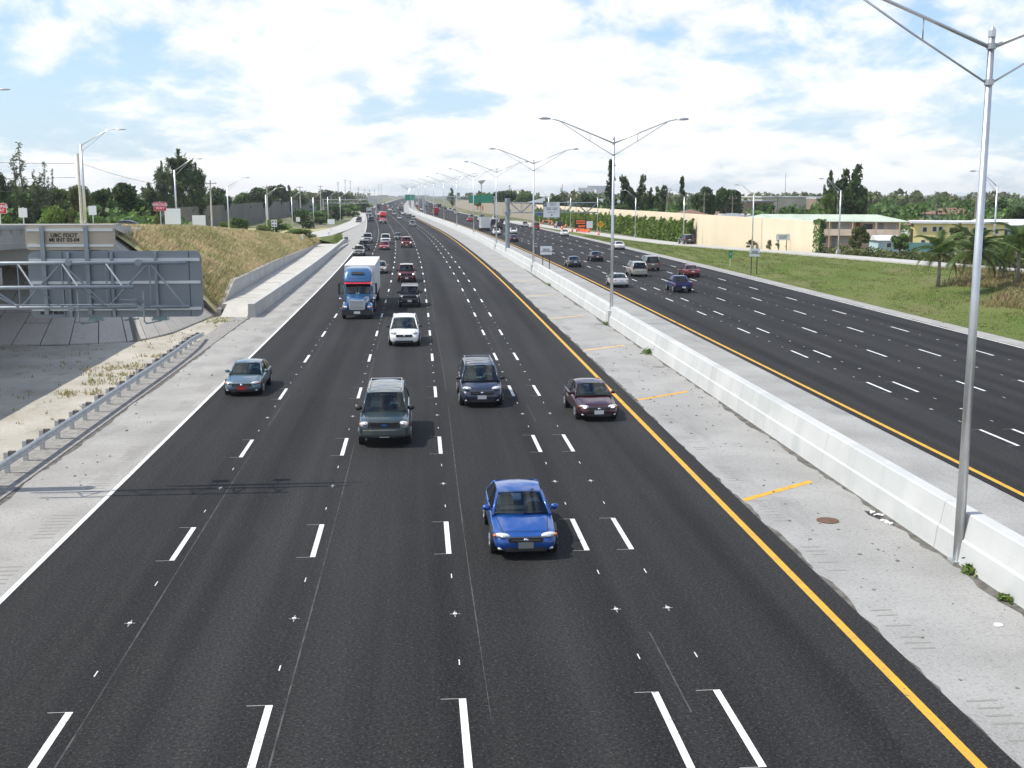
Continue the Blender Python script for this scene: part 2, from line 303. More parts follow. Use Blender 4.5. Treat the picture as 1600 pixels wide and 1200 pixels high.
# ------------------------------------------------------------------ mesh helpers
class MB:
    def __init__(s): s.v = []; s.f = []; s.mi = []; s.uv = None
    def add(s, vs, fs, m=0):
        n = len(s.v); s.v += [tuple(v) for v in vs]; s.f += [tuple(i + n for i in f) for f in fs]; s.mi += [m] * len(fs); return s
    def box(s, c, d, m=0, rot=None, taper=(1, 1)):
        x, y, z = d[0] / 2, d[1] / 2, d[2] / 2; tx, ty = taper
        vs = [Vector(p) for p in ((-x, -y, -z), (x, -y, -z), (x, y, -z), (-x, y, -z), (-x * tx, -y * ty, z), (x * tx, -y * ty, z), (x * tx, y * ty, z), (-x * tx, y * ty, z))]
        if rot is not None: vs = [rot @ v for v in vs]
        return s.add([v + Vector(c) for v in vs], [(3, 2, 1, 0), (4, 5, 6, 7), (0, 1, 5, 4), (1, 2, 6, 5), (2, 3, 7, 6), (3, 0, 4, 7)], m)
    def tube(s, pts, rad, seg=8, m=0, caps=True):
        pts = [Vector(p) for p in pts]; n = len(pts); rr = rad if isinstance(rad, (list, tuple)) else [rad] * n
        base = []; up = None
        for i, p in enumerate(pts):
            t = (pts[min(i + 1, n - 1)] - pts[max(i - 1, 0)]).normalized()
            if up is None: up = Vector((0, 0, 1)) if abs(t.z) < 0.95 else Vector((1, 0, 0))
            a = t.cross(up).normalized(); b = a.cross(t); up = b
            base += [p + (a * math.cos(2 * math.pi * k / seg) + b * math.sin(2 * math.pi * k / seg)) * rr[i] for k in range(seg)]
        fs = [(i * seg + k, i * seg + (k + 1) % seg, (i + 1) * seg + (k + 1) % seg, (i + 1) * seg + k) for i in range(n - 1) for k in range(seg)]
        if caps: fs += [tuple(range(seg))[::-1], tuple((n - 1) * seg + k for k in range(seg))]
        return s.add(base, fs, m)
    def bar(s, a, b, w, h, m=0):              # square bar from a to b
        a, b = Vector(a), Vector(b); t = (b - a).normalized(); up = Vector((0, 0, 1)) if abs(t.z) < 0.95 else Vector((0, 1, 0))
        x = t.cross(up).normalized() * (w / 2); y = x.cross(t).normalized() * (h / 2)
        vs = [a - x - y, a + x - y, a + x + y, a - x + y, b - x - y, b + x - y, b + x + y, b - x + y]
        return s.add(vs, [(0, 1, 2, 3), (7, 6, 5, 4), (0, 4, 5, 1), (1, 5, 6, 2), (2, 6, 7, 3), (3, 7, 4, 0)], m)
    def prism(s, poly, axis, a, b, m=0):      # polygon of (u, v) extruded along axis 'x', 'y' or 'z'
        mk = {'x': lambda u, v, t: (t, u, v), 'y': lambda u, v, t: (u, t, v), 'z': lambda u, v, t: (u, v, t)}[axis]; n = len(poly)
        return s.add([mk(u, v, a) for u, v in poly] + [mk(u, v, b) for u, v in poly],
                     [tuple(range(n)), tuple(range(2 * n - 1, n - 1, -1))] + [(i, i + n, (i + 1) % n + n, (i + 1) % n) for i in range(n)], m)
    def disc(s, c, r, axis='x', w=0.1, seg=20, m=0):
        c = Vector(c); ax = {'x': Vector((1, 0, 0)), 'y': Vector((0, 1, 0)), 'z': Vector((0, 0, 1))}[axis]
        return s.tube([c - ax * (w / 2), c + ax * (w / 2)], r, seg, m)
    def ball(s, c, r, m=0, seg=12, rings=7, rot=None):
        vs = []; r = r if isinstance(r, (tuple, list)) else (r, r, r)
        for i in range(rings + 1):
            a = math.pi * i / rings
            for k in range(seg):
                b = 2 * math.pi * k / seg; p = Vector((math.sin(a) * math.cos(b) * r[0], math.sin(a) * math.sin(b) * r[1], math.cos(a) * r[2]))
                vs.append((rot @ p if rot is not None else p) + Vector(c))
        return s.add(vs, [(i * seg + k, (i + 1) * seg + k, (i + 1) * seg + (k + 1) % seg, i * seg + (k + 1) % seg) for i in range(rings) for k in range(seg)], m)
    def grid(s, rows, m=0, close=False):      # rows of points -> quads
        n = len(rows[0]); vs = [p for r in rows for p in r]; k = n if close else n - 1
        return s.add(vs, [(i * n + j, i * n + (j + 1) % n, (i + 1) * n + (j + 1) % n, (i + 1) * n + j) for i in range(len(rows) - 1) for j in range(k)], m)
    def mesh(s, name, mats, smooth=False):
        me = bpy.data.meshes.new(name); me.from_pydata(s.v, [], s.f)
        for m in (mats if isinstance(mats, (list, tuple)) else [mats]): me.materials.append(MATS[m] if isinstance(m, str) else m)
        if any(s.mi): me.polygons.foreach_set('material_index', s.mi)
        if s.uv is not None:
            ul = me.uv_layers.new(name='UVMap'); li = np.zeros(len(me.loops), np.int32); me.loops.foreach_get('vertex_index', li)
            ul.data.foreach_set('uv', np.array(s.uv, np.float32)[li].ravel())
        if smooth: me.polygons.foreach_set('use_smooth', [True] * len(me.polygons))
        me.update(); return me
    def build(s, name, mats, parent=None, loc=None, smooth=False, fix=False):
        me = s.mesh(name, mats, smooth)
        if fix:
            import bmesh
            bm = bmesh.new(); bm.from_mesh(me); bmesh.ops.remove_doubles(bm, verts=bm.verts, dist=1e-5); bmesh.ops.recalc_face_normals(bm, faces=bm.faces); bm.to_mesh(me); bm.free()
            if smooth: me.polygons.foreach_set('use_smooth', [True] * len(me.polygons))
        return obj(name, me, parent, loc)
def obj(name, me, parent=None, loc=None):
    o = bpy.data.objects.new(name, me); col.objects.link(o)
    if parent is not None: o.parent = parent
    if loc is not None: o.location = loc
    return o
def tag(o, label=None, cat=None, group=None, kind=None):
    if label: o['label'] = label
    if cat: o['category'] = cat
    if group: o['group'] = group
    if kind: o['kind'] = kind
    return o
def empty(name, loc=(0, 0, 0), rz=0.0, label=None, cat=None, group=None):
    o = bpy.data.objects.new(name, None); col.objects.link(o); o.location = loc; o.rotation_euler = (0, 0, rz); o.empty_display_size = 0.3
    return tag(o, label, cat, group)
KIDS = {}
def copy_tree(o, parent=None):
    c = o.copy(); col.objects.link(c); c.parent = parent
    for ch in o.children: copy_tree(ch, c)
    return c
def text(body, size, parent, loc, rot, m='letter_black', align='CENTER', bold=0.0, name='lettering', sp=1.0):
    cu = bpy.data.curves.new(name, 'FONT'); cu.body = body; cu.size = size; cu.align_x = align; cu.align_y = 'CENTER'; cu.extrude = 0.004; cu.offset = bold
    cu.space_line = sp; cu.materials.append(MATS[m]); tmp = bpy.data.objects.new('tmp', cu); col.objects.link(tmp); dg = bpy.context.evaluated_depsgraph_get(); me = bpy.data.meshes.new_from_object(tmp.evaluated_get(dg)); bpy.data.objects.remove(tmp)
    if not me.materials: me.materials.append(MATS[m])
    o = bpy.data.objects.new(name, me); col.objects.link(o); o.parent = parent; o.location = loc; o.rotation_euler = rot
    return o
def smooth_sub(o, lv=1):
    md = o.modifiers.new('subsurf', 'SUBSURF'); md.levels = lv; md.render_levels = lv; return o
def rrect(w, h, r, n=4):                       # rounded rectangle outline
    pts = []
    for cx, cy, a0 in ((w / 2 - r, h / 2 - r, 0), (-w / 2 + r, h / 2 - r, 90), (-w / 2 + r, -h / 2 + r, 180), (w / 2 - r, -h / 2 + r, 270)):
        for k in range(n + 1):
            a = R(a0 + 90 * k / n); pts.append((cx + r * math.cos(a), cy + r * math.sin(a)))
    return pts
# ------------------------------------------------------------------ ground and roads
rnd = random.Random(4)
def ystops(a, b):
    ys = [a]; 
    while ys[-1] < b: ys.append(min(b, ys[-1] + (4 if ys[-1] < 700 else 12 if ys[-1] < 1400 else 60)))
    return ys
def fn(v): return v if callable(v) else (lambda Y: v)
def interp(ys, xs): return lambda Y: float(np.interp(Y, ys, xs))
def strip(name, x0, x1, ya, yb, z, m, parent=None, nx=1, curve=True, thick=0.0):
    x0, x1, z = fn(x0), fn(x1), fn(z); b = MB(); b.uv = []; rows = []
    for Y in ystops(ya, yb):
        c = cX(Y) if curve else 0; row = []
        for i in range(nx + 1):
            x = x0(Y) + (x1(Y) - x0(Y)) * i / nx; row.append((x + c, Y, z(Y))); b.uv.append((x, Y))
        rows.append(row)
    b.grid(rows)
    if thick:
        n = len(b.v); side = []
        for k in (0, nx):
            rr = [[r[k], (r[k][0], r[k][1], r[k][2] - thick)] for r in rows]
            for r, Y in zip(rr, ystops(ya, yb)): b.uv += [(0, Y), (0.1, Y)]
            b.grid(rr if k else [q[::-1] for q in rr])
    return b.build(name, m, parent)
def struct(o): o['kind'] = 'structure'; return o
g = MB(); g.add([(-3000, -300, -0.12), (3000, -300, -0.12), (3000, 4600, -0.12), (-3000, 4600, -0.12)], [(0, 1, 2, 3)])
struct(g.build('ground', 'ground_soil'))
YF = 2600
left_road = struct(strip('left_roadway', -10.0, 10.05, -25, YF, 0.025, 'asphalt', nx=6, thick=0.06))
right_road = struct(strip('right_roadway', 18.95, 38.05, -25, YF, 0.025, 'asphalt', nx=6, thick=0.06))
RAMPL_Y = [60, 90, 133, 180, 225, 250, 293, 345, 420, 500, 620, 760]
RAMPL_X = [-31.5, -31, -29.5, -26.2, -22.4, -21.0, -19.2, -16.3, -13.4, -12.6, -12.0, -11.9]   # centre of the left slip road, bend not counted
RAMPL_W = [3.4, 3.4, 3.4, 3.4, 3.4, 3.4, 3.4, 3.0, 2.7, 2.4, 1.9, 1.8]
rampl = interp(RAMPL_Y, RAMPL_X); ramplw = interp(RAMPL_Y, RAMPL_W)
zcrest = interp([-100, 60, 92, 133, 180, 225, 260, 310, 360], [7.9, 7.6, 7.0, 5.8, 3.5, 1.2, 0.45, 0.1, 0.0])
mat('groove_grey', (0.235, 0.228, 0.212), 0.9)
def lsh(Y):
    base = -13.35
    if Y < 232: return base
    return min(base, rampl(Y) + ramplw(Y) - 0.05) if Y > 285 else base + (Y - 232) / 53 * (min(base, rampl(285) + ramplw(285)) - base)
struct(strip('left_shoulder', lsh, -9.98, -25, YF, 0.0, 'shoulder_concrete', nx=2))
struct(strip('median_shoulder', 10.0, 14.6, -25, YF, 0.0, 'median_concrete', nx=2))
struct(strip('inner_shoulder', 14.6, 19.0, -25, YF, 0.001, 'median_concrete', nx=2))
struct(strip('right_shoulder', 38.0, 39.7, -25, YF, 0.0, 'shoulder_concrete'))
struct(strip('left_slip_road', lambda Y: rampl(Y) - ramplw(Y), lambda Y: rampl(Y) + ramplw(Y), 88, 760, lambda Y: zcrest(Y) + 0.05 + (0.006 if Y > 300 else 0), 'ramp_concrete', nx=2, thick=0.2))
# painted lines
def line(name, x, w, ya, yb, m, parent, z=0.029): return strip(name, x - w / 2, x + w / 2, ya, yb, z, m, parent)
line('edge_line', -10.03, 0.15, -25, YF, 'paint_white', left_road, 0.031)
line('edge_line', 9.38, 0.2, -25, YF, 'paint_yellow', left_road)
line('edge_line', 19.35, 0.2, -25, YF, 'paint_yellow', right_road)
line('edge_line', 37.85, 0.16, -25, YF, 'paint_white', right_road)
dash_me = MB().add([(-.07, -1.55, 0), (.07, -1.55, 0), (.07, 1.55, 0), (-.07, 1.55, 0)], [(0, 1, 2, 3)]).mesh('lane_dash', 'paint_white')
far = {}
def dashes(parent, xs, phase, limit):
    fb = MB(); tk = MB()
    for x in xs:
        k = 0
        while True:
            Y = phase + 12.19 * k; k += 1
            if Y > 1500: break
            if Y < limit:
                o = obj('lane_dash', dash_me, parent, (x + cX(Y) + rnd.uniform(-.02, .02), Y, 0.0295)); o.rotation_euler = (0, 0, cdir(Y))
            else:
                a, b = cX(Y - 1.5), cX(Y + 1.5); fb.add([(x + a - .085, Y - 1.5, .0295), (x + a + .085, Y - 1.5, .0295), (x + b + .085, Y + 1.5, .0295), (x + b - .085, Y + 1.5, .0295)], [(0, 1, 2, 3)])
            if Y < 240:                        # layout ticks and raised reflectors between the dashes
                c = cX(Y)
                for e in (-1.56, 1.54): tk.add([(x + c - .42, Y + e, .0285), (x + c - .07, Y + e, .0285), (x + c - .07, Y + e + .022, .0285), (x + c - .42, Y + e + .022, .0285)], [(0, 1, 2, 3)])
                for e, l in ((3.3, .34), (8.8, .40)): tk.box((x + c, Y + e, .03), (.025, l * .8, .004), 1)
                tk.box((x + c, Y + 6.1, .035), (.09, .08, .02), 1); tk.box((x + c, Y + 6.1, .0285), (.24, .02, .004)); tk.box((x + c, Y + 6.1, .0285), (.022, .4, .004))
    o = fb.build('far_lane_dashes', 'paint_white', parent); o['kind'] = 'stuff'
    o = tk.build('lane_reflectors', ['tick_paint', 'paint_white'], parent); o['kind'] = 'stuff'
dashes(left_road, (-6.6, -2.93, 0.74, 4.5, 5.72), 7.2, 440)
dashes(right_road, (22.95, 24.35, 27.75, 31.1, 34.4), 6.8, 440)
# longitudinal paving seams
sb = MB()
for x in (-6.28, -2.6, 1.25, 4.95):
    for Y in range(-20, 330, 4):
        if rnd.random() < 0.7:
            w = rnd.uniform(.008, .02); a, b = cX(Y) + x + .05 * math.sin(Y * .11 + x), cX(Y + 4) + x + .05 * math.sin((Y + 4) * .11 + x)
            sb.add([(a - w, Y, .0275), (a + w, Y, .0275), (b + w, Y + 4, .0275), (b - w, Y + 4, .0275)], [(0, 1, 2, 3)])
mat('seam_grit', (0.075, 0.074, 0.07), 0.9, noise=((0.035, 0.036, 0.037), 2.2, 6, 0.42, 0.58))
sb.build('paving_seam', 'seam_grit', left_road)['kind'] = 'stuff'
# yellow hatch bars on the median shoulder
for k, Y in enumerate([-1.5, 16.4, 34.9, 53.0, 70.6, 89.2, 109, 128, 147, 167]):
    w = 0.17; c = cX(Y); b = MB().add([(10.2 + c, Y - w, .005), (13.15 + c, Y + 2.2 - w, .005), (13.15 + c, Y + 2.2 + w, .005), (10.2 + c, Y + w, .005)], [(0, 1, 2, 3)])
    b.build('hatch_bar', 'paint_yellow' if k < 4 else 'paint_amber_worn', bpy.data.objects['median_shoulder'])
# rumble grooves in the shoulders
rb = MB()
for x0, x1, ya in ((-11.15, -10.35, 8), (10.35, 11.0, 8)):
    Y = ya
    while Y < 130:
        for k in range(8):
            yy = Y + k * 0.33 + rnd.uniform(-.02, .02); a = rnd.uniform(0, .14); c = cX(yy)
            if x0 > 0 and rnd.random() < .35: continue
            rb.add([(x0 + a + c, yy - .035, .004), (x1 - a * .6 + c, yy - .035, .004), (x1 - a * .6 + c, yy + .035, .004), (x0 + a + c, yy + .035, .004)], [(0, 1, 2, 3)])
        Y += 4.9
rb.build('rumble_groove', 'groove_grey', bpy.data.objects['left_shoulder'])['kind'] = 'stuff'
# grime along the pavement edge and the barrier foot
mat('grime', (0.075, 0.07, 0.06), 0.95, noise=((0.15, 0.14, 0.125), 2.5, 6, 0.4, 0.62))
for nm, xa, sg, lo, hi, par in (('edge_grime', 10.04, 1, .02, .20, 'median_shoulder'), ('edge_grime', 14.03, -1, .03, .34, 'median_shoulder'), ('edge_grime', -13.33, 1, .02, .25, 'left_shoulder'), ('edge_grime', 38.04, 1, .02, .2, 'right_shoulder'), ('edge_grime', 14.97, 1, .02, .22, 'inner_shoulder')):
    b = MB(); row = []; Y = 2.0; w = .1
    while Y < 150:
        w = min(hi, max(lo, w + rnd.uniform(-.09, .09))); row.append([(xa + cX(Y), Y, .0065), (xa + cX(Y) + sg * w, Y, .0065)][::sg]); Y += rnd.uniform(.12, .5)
    b.grid(row); b.build(nm, 'grime', bpy.data.objects[par])
# asphalt curb strip beside the guardrail
struct(strip('gravel_strip', -14.6, -13.3, -25, 92, 0.035, mat('grit_grey', (0.30, 0.29, 0.27), 0.95, noise=((0.20, 0.19, 0.175), 3, 6, 0.4, 0.65), bump=0.7), thick=0.05))
# ------------------------------------------------------------------ left side: sand flat, slope paving, bridge
sd = MB(); rows = []
rs = random.Random(8)
for j in range(0, 49):
    Y = -20 + j * 2.5
    rows.append([(-14.5 - i * 2.2, Y, -0.03 + (0.0 if i == 0 else rs.uniform(-.05, .10) * min(1, i * .3))) for i in range(0, 32)][::-1])
sd.grid(rows); struct(sd.build('sand_flat', 'sand', smooth=True))
xwall = interp([94, 103, 140, 175, 220, 250, 330], [-15.9, -16.3, -16.9, -17.4, -18.6, -19.2, -19.2])
zwall = interp([94, 96, 104.5, 140, 175, 220, 235], [0.35, 0.5, 1.95, 1.7, 1.15, 0.22, 0.05])
xcrest = interp([60, 92, 133, 180, 225, 260, 330], [-24.4, -24.4, -24.0, -21.6, -18.7, -17.3, -15.8])
def hL(x, Y):                                     # height of the left embankment
    xw, zt, xc, zc = xwall(Y) - 0.15, zwall(Y), xcrest(Y), zcrest(Y)
    if xc > xw - 1: xc = xw - 1
    if x >= xw: return zt
    if x > xc:
        t = (xw - x) / (xw - xc); return zt + (zc - zt) * (t ** 0.85)
    if x > -38: return zc
    return max(0.0, zc + (x + 38) * 0.3) if zc > 0 else 0
em = MB(); rows = []
for j in range(0, 111):
    Y = 93 + j * 2.2; xw = xwall(Y) - 0.15
    row = []
    for i in range(0, 26):
        x = xw - (i / 25) ** 1.25 * (60 + xw + 0)
        z = hL(x, Y) - 0.02 + (rs.uniform(-.12, .12) if 1 < i < 24 and x > xcrest(Y) else 0)
        row.append((x + (cX(Y) if Y > 230 else 0), Y, z))
    rows.append(row[::-1])
em.grid(rows); struct(em.build('grass_embankment', 'dry_turf', smooth=True))
gg = MB(); rows = []
for j in range(0, 22):
    Y = 224 + j * 3.4; x1 = -13.4 if Y < 236 else lsh(Y) + .3; x0 = max(-22, rampl(Y) + ramplw(Y) + .0)
    if x0 > x1 - .2: x0 = x1 - .2
    rows.append([(x0 + (x1 - x0) * i / 5 + cX(Y), Y, max(0.02, (zcrest(Y) + .02) * (1 - i / 5)) + .05 * (0 < i < 5)) for i in range(6)])
gg.grid(rows); struct(gg.build('gore_lawn', 'green_turf'))
# conical slope paving under the bridge end, slab by slab
toe = [(-44, 75.7), (-36, 75.7), (-30, 75.7), (-25.9, 75.7), (-23.5, 75.7), (-20.8, 76.1), (-18.4, 77.2), (-17.2, 81.3), (-16.6, 88), (-16.2, 94.2)]
top = [(-44, 92.5), (-36, 92.5), (-30, 92.5), (-26, 92.5), (-25, 92.5), (-24.6, 92.6), (-24.3, 92.8), (-24.2, 93.2), (-24.1, 94.0), (-24.0, 95.5)]
paving = empty('slope_paving', (-24, 84, 0), 0, 'grey concrete slab paving on the cone slope under the bridge end', 'slope paving')
tt = np.array(toe); tl = np.concatenate([[0], np.cumsum(np.hypot(*np.diff(tt, axis=0).T))]); tp = np.array(top)
def conept(s, v):
    a = np.array([np.interp(s, tl, tt[:, k]) for k in (0, 1)]); b = np.array([np.interp(s, tl, tp[:, k]) for k in (0, 1)])
    p = a + (b - a) * v; return Vector((p[0], p[1], 0.05 + 6.55 * v))
ncol = 24
mat('joint_dark', (0.12, 0.115, 0.10), 0.95)
bk = MB(); bk.grid([[conept(tl[-1] * i / 40, v / 6) - Vector((0, 0, .09)) for i in range(41)] for v in range(7)]); bk.build('bed', 'joint_dark', paving).matrix_parent_inverse = Matrix.Translation((24, -84, 0))
for i in range(ncol):
    off = (i % 2) * 0.09
    vs_ = [0.0, .17 + off, .42 + off, .66 + off * .6, 1.0]
    for j in range(4):
        s0, s1 = tl[-1] * (i + .02) / ncol, tl[-1] * (i + .98) / ncol; v0, v1 = vs_[j] + .006, vs_[j + 1] - .006
        q = [conept(s0, v0), conept(s1, v0), conept(s1, v1), conept(s0, v1)]; dz = Vector((0, 0, .1)); up = Vector((0, 0, rnd.uniform(-.012, .012)))
        cen = sum(q, Vector()) / 4
        b = MB().add([p - cen - dz for p in q] + [p - cen + up for p in q], [(3, 2, 1, 0), (4, 5, 6, 7), (0, 1, 5, 4), (1, 2, 6, 5), (2, 3, 7, 6), (3, 0, 4, 7)])
        b.build('paving_slab', 'paving_concrete', paving, cen - Vector((-24, 84, 0)))
e0, e1 = Vector((-16.15, 94.45, .02)), Vector((-23.9, 95.9, 6.75)); o = MB().bar(e0, e1, .7, .34).build('edge_kerb', 'slab_concrete', paving); o.matrix_parent_inverse = Matrix.Translation((24, -84, 0))
# bridge carrying the slip road
BX = -23.6
def zb(Y): return 7.85 - 0.025 * (Y - 66)          # top of the parapet
bridge = empty('road_bridge', (BX, 60, 0), 0, 'grey concrete bridge with slotted parapet behind the sign gantry', 'bridge')
BI = Matrix.Translation((-BX, -60, 0))
def bpart(b, name, m): o = b.build(name, m, bridge); o.matrix_parent_inverse = BI; return o
Y0, Y1 = 20, 95
def bloft(name, prof, m, ya=Y0, yb=Y1, n=12):       # profile in (x from edge, z from parapet top), swept along the bridge
    b = MB(); rows = []
    for k in range(n + 1):
        Y = ya + (yb - ya) * k / n; rows.append([(BX + x, Y, zb(Y) + z) for x, z in prof])
    b.grid(rows, close=True); nn = len(prof); b.f += [tuple(range(nn)), tuple(range(n * nn, n * nn + nn))[::-1]]; b.mi += [0, 0]
    return bpart(b, name, m)
bloft('deck', [(-11.6, -1.02), (-0.02, -1.02), (-0.02, -1.35), (-0.8, -1.42), (-10.9, -1.42), (-11.6, -1.35)], 'bridge_concrete')
for gx in (-1.5, -4.2, -7.2, -10.2): bloft('girder', [(gx - .35, -1.43), (gx + .35, -1.43), (gx + .18, -1.6), (gx + .18, -2.2), (gx + .35, -2.35), (gx - .35, -2.35), (gx - .18, -2.2), (gx - .18, -1.6)], 'bridge_concrete')
for ex in (0, -11.3):
    bloft('parapet_base', [(ex - .3, -1.0), (ex, -1.0), (ex, -.52), (ex - .3, -.52)], 'bridge_concrete')
    bloft('parapet_rail', [(ex - .32, -.2), (ex + .02, -.2), (ex + .02, 0), (ex - .32, 0)], 'bridge_concrete')
pm = MB().box((0, 0, 0), (.26, 1.15, .33)).mesh('parapet_post', 'bridge_concrete')
for k in range(42):
    Y = Y0 + 1 + k * 1.78
    o = obj('parapet_post', pm, bridge, (-.15, Y - 60, zb(Y) - .36)); o.rotation_euler = (math.atan(-.025), 0, 0)
b = MB().tube([(BX - .9, 67, -.3), (BX - .9, 67, 4.6)], .75, 20); bpart(b, 'pier_column', 'bridge_concrete')
b = MB().tube([(BX - 9.5, 67, -.3), (BX - 9.5, 67, 4.6)], .75, 20); bpart(b, 'pier_column', 'bridge_concrete')
b = MB().box((BX - 5.6, 67, 5.0), (11.4, 1.4, .95)); bpart(b, 'pier_cap', 'bridge_concrete')
b = MB().prism([(92.6, 5.3), (95.6, 5.3), (95.6, 7.25), (92.6, 7.25)], 'x', BX - 11.5, BX - .05); bpart(b, 'abutment', 'bridge_concrete')
b = MB().prism([(92.4, 6.9), (96.8, 6.2), (97.5, 7.05), (92.4, 7.2)], 'x', BX - .02, BX + .28); bpart(b, 'wing_wall', 'slab_concrete')
# white rail after the bridge end
rl = empty('approach_rail', (-23.7, 95.2, 6.45), 0, 'white picket rail on the slip road just past the bridge end', 'railing')
mat('rail_white', (0.75, 0.75, 0.72), 0.6)
for k in range(11): MB().box((0, k * .7, .25), (.08, .3, .55)).build('rail_picket', 'rail_white', rl, (0, 0, -k * .02))
# retaining wall, slab walk and kerb barrier beside the left shoulder
rw = empty('retaining_wall', (-16.2, 95, 0), 0, 'low pale concrete retaining wall holding the dry grass bank', 'wall'); RI = Matrix.Translation((16.2, -95, 0))
ys = [94.2, 96, 100, 104.5] + list(np.arange(108, 234, 6.0))
for a, c in zip(ys[:-1], ys[1:]):
    b = MB(); b.grid([[(xwall(Y) - .32, Y, -.2), (xwall(Y), Y, -.2), (xwall(Y) , Y, zwall(Y) - .0), (xwall(Y) - .32, Y, zwall(Y))] for Y in (a + .008, c - .008)], close=True)
    b.f += [(3, 2, 1, 0), (4, 5, 6, 7)]; b.mi += [0, 0]; o = b.build('wall_panel', 'wall_concrete', rw); o.matrix_parent_inverse = RI
for a, c in zip(ys[:-1], ys[1:]):
    b = MB(); b.grid([[(xwall(Y) - .40, Y, zwall(Y) + .004), (xwall(Y) + .05, Y, zwall(Y) + .004), (xwall(Y) + .05, Y, zwall(Y) + .13), (xwall(Y) - .40, Y, zwall(Y) + .13)] for Y in (a + .004, c - .004)], close=True)
    b.f += [(3, 2, 1, 0), (4, 5, 6, 7)]; b.mi += [0, 0]; o = b.build('coping', 'slab_concrete', rw); o.matrix_parent_inverse = RI
walk = empty('slab_walk', (-14.8, 92, 0), 0, 'pale walkway of cross slabs between retaining wall and shoulder barrier', 'walkway'); WI = Matrix.Translation((14.8, -92, 0))
Y = 95.0
def zslab(Y): return float(np.interp(Y, [90, 95, 215, 235], [0.78, 0.80, 0.35, 0.06]))
b = MB().add([(-13.5, 91.9, 0.0), (-15.6, 92.3, 0), (-15.5, 95, .79), (-13.5, 95, .79), (-13.5, 95, 0), (-15.5, 95, 0)], [(1, 0, 3, 2), (0, 4, 3), (1, 2, 5), (2, 3, 4, 5)])
o = b.build('end_ramp', 'slab_concrete', walk); o.matrix_parent_inverse = WI
while Y < 226:
    Yb = Y + 3.0; b = MB(); rz_ = rnd.uniform(-.012, .012)
    b.grid([[(-13.42, y, zslab(y) - .5), (xwall(y) + .02, y, zslab(y) - .5), (xwall(y) + .02, y, zslab(y) + rz_), (-13.42, y, zslab(y) + rz_)] for y in (Y + .03, Yb - .03)], close=True)
    b.f += [(0, 1, 2, 3), (7, 6, 5, 4)]; b.mi += [0, 0]; o = b.build('walk_slab', 'slab_concrete', walk); o.matrix_parent_inverse = WI; Y = Yb
kb = empty('shoulder_barrier', (-13.1, 92, 0), 0, 'long low concrete barrier between left shoulder and slab walk', 'barrier'); KI = Matrix.Translation((13.1, -92, 0))
Y = 91.9
while Y < 240:
    Yb = Y + 6.2; h = lambda y: float(np.interp(y, [90, 232, 241], [1.08, 0.82, 0.45])); b = MB()
    b.grid([[(-13.40 + cX(y), y, -.1), (-12.78 + cX(y), y, -.1), (-12.88 + cX(y), y, h(y)), (-13.36 + cX(y), y, h(y))] for y in (Y + .01, Yb - .01)], close=True)
    b.f += [(3, 2, 1, 0), (4, 5, 6, 7)]; b.mi += [0, 0]; o = b.build('barrier_segment', 'wall_concrete', kb); o.matrix_parent_inverse = KI; Y = Yb
at_ = empty('crash_cushion', (-13.1 + cX(243), 243, 0), 0, 'dark crash cushion at the far end of the shoulder barrier', 'crash cushion')
for k in range(4): MB().box((0, k * 1.0, .42), (.62 - .04 * k, .9, .8 - .06 * k)).build('cushion_bay', mat('cushion_grey', (0.16, 0.165, 0.17), 0.6), at_)
# ------------------------------------------------------------------ median barrier
mb = empty('median_barrier', (14.5, 0, 0), 0, 'long white concrete median barrier between the two carriageways', 'barrier')
PROF = [(14.02, -.05), (14.05, .1), (14.11, .62), (14.17, .67), (14.29, 1.30), (14.33, 1.33), (14.67, 1.33), (14.70, 1.30), (14.83, .67), (14.89, .62), (14.95, .1), (14.98, -.05)]
def bseg(a, c, n=1, name='barrier_segment'):
    b = MB(); ys_ = [a + (c - a) * i / n for i in range(n + 1)]
    b.grid([[(x - 14.5 + cX(Y), Y, z) for x, z in PROF] for Y in ys_], close=True); k = len(PROF); b.f += [tuple(range(k))[::-1], tuple(range(n * k, n * k + k))]; b.mi += [0, 0]
    return b.build(name, 'barrier_concrete', mb)
Y = -25.0
while Y < 470:
    L_ = 9.1 if Y < 60 else 6.1
    bseg(Y + .008, Y + L_ - .008); Y += L_
bseg(Y, YF, 80)
for Yp in (85.0, 142.0, 199.0): MB().prism([(-.3, -.5), (.05, -.55), (.05, .55), (-.3, .5)], 'z', -.04, 1.05 if Yp > 30 else .6).build('pole_pilaster', 'barrier_concrete', mb, (-.22 + cX(Yp), Yp, 0))
# ------------------------------------------------------------------ right side: grass bank, slip road
RAMPR_Y = [-60, 60, 110, 131, 158, 182, 210, 245, 300, 350, 420]
RAMPR_X = [66, 63, 60.3, 57.6, 53.6, 51.6, 48.8, 46.6, 44.6, 43.4, 41]
rampr = interp(RAMPR_Y, RAMPR_X); zr = interp([-60, 60, 110, 158, 182, 210, 245, 300, 350], [3.4, 2.4, 2.0, 1.45, 0.95, 0.5, 0.25, 0.08, 0.02])
def cR(Y): return cX(Y) if Y > 230 else cX(Y) * max(0, (Y - 150) / 80)
struct(strip('right_slip_road', lambda Y: rampr(Y) - 2.6, lambda Y: rampr(Y) + 2.6, -60, 420, lambda Y: zr(Y) + .03, 'ramp_concrete', nx=2, thick=.25))
struct(strip('slip_road_kerb', lambda Y: rampr(Y) - 2.95, lambda Y: rampr(Y) - 2.58, -60, 290, lambda Y: zr(Y) + .13, 'slab_concrete', nx=1, thick=.2))
def hR(x, Y):
    xi = rampr(Y) - 2.8 + cX(Y); x0 = 39.6 + cX(Y); z1 = zr(Y)
    if x < x0: return 0
    if x < xi: t = (x - x0) / max(.5, xi - x0); return z1 * (t ** 1.15) + 0.02
    if x < xi + 7: return z1
    return max(-0.1, z1 - (x - xi - 7) * .25)
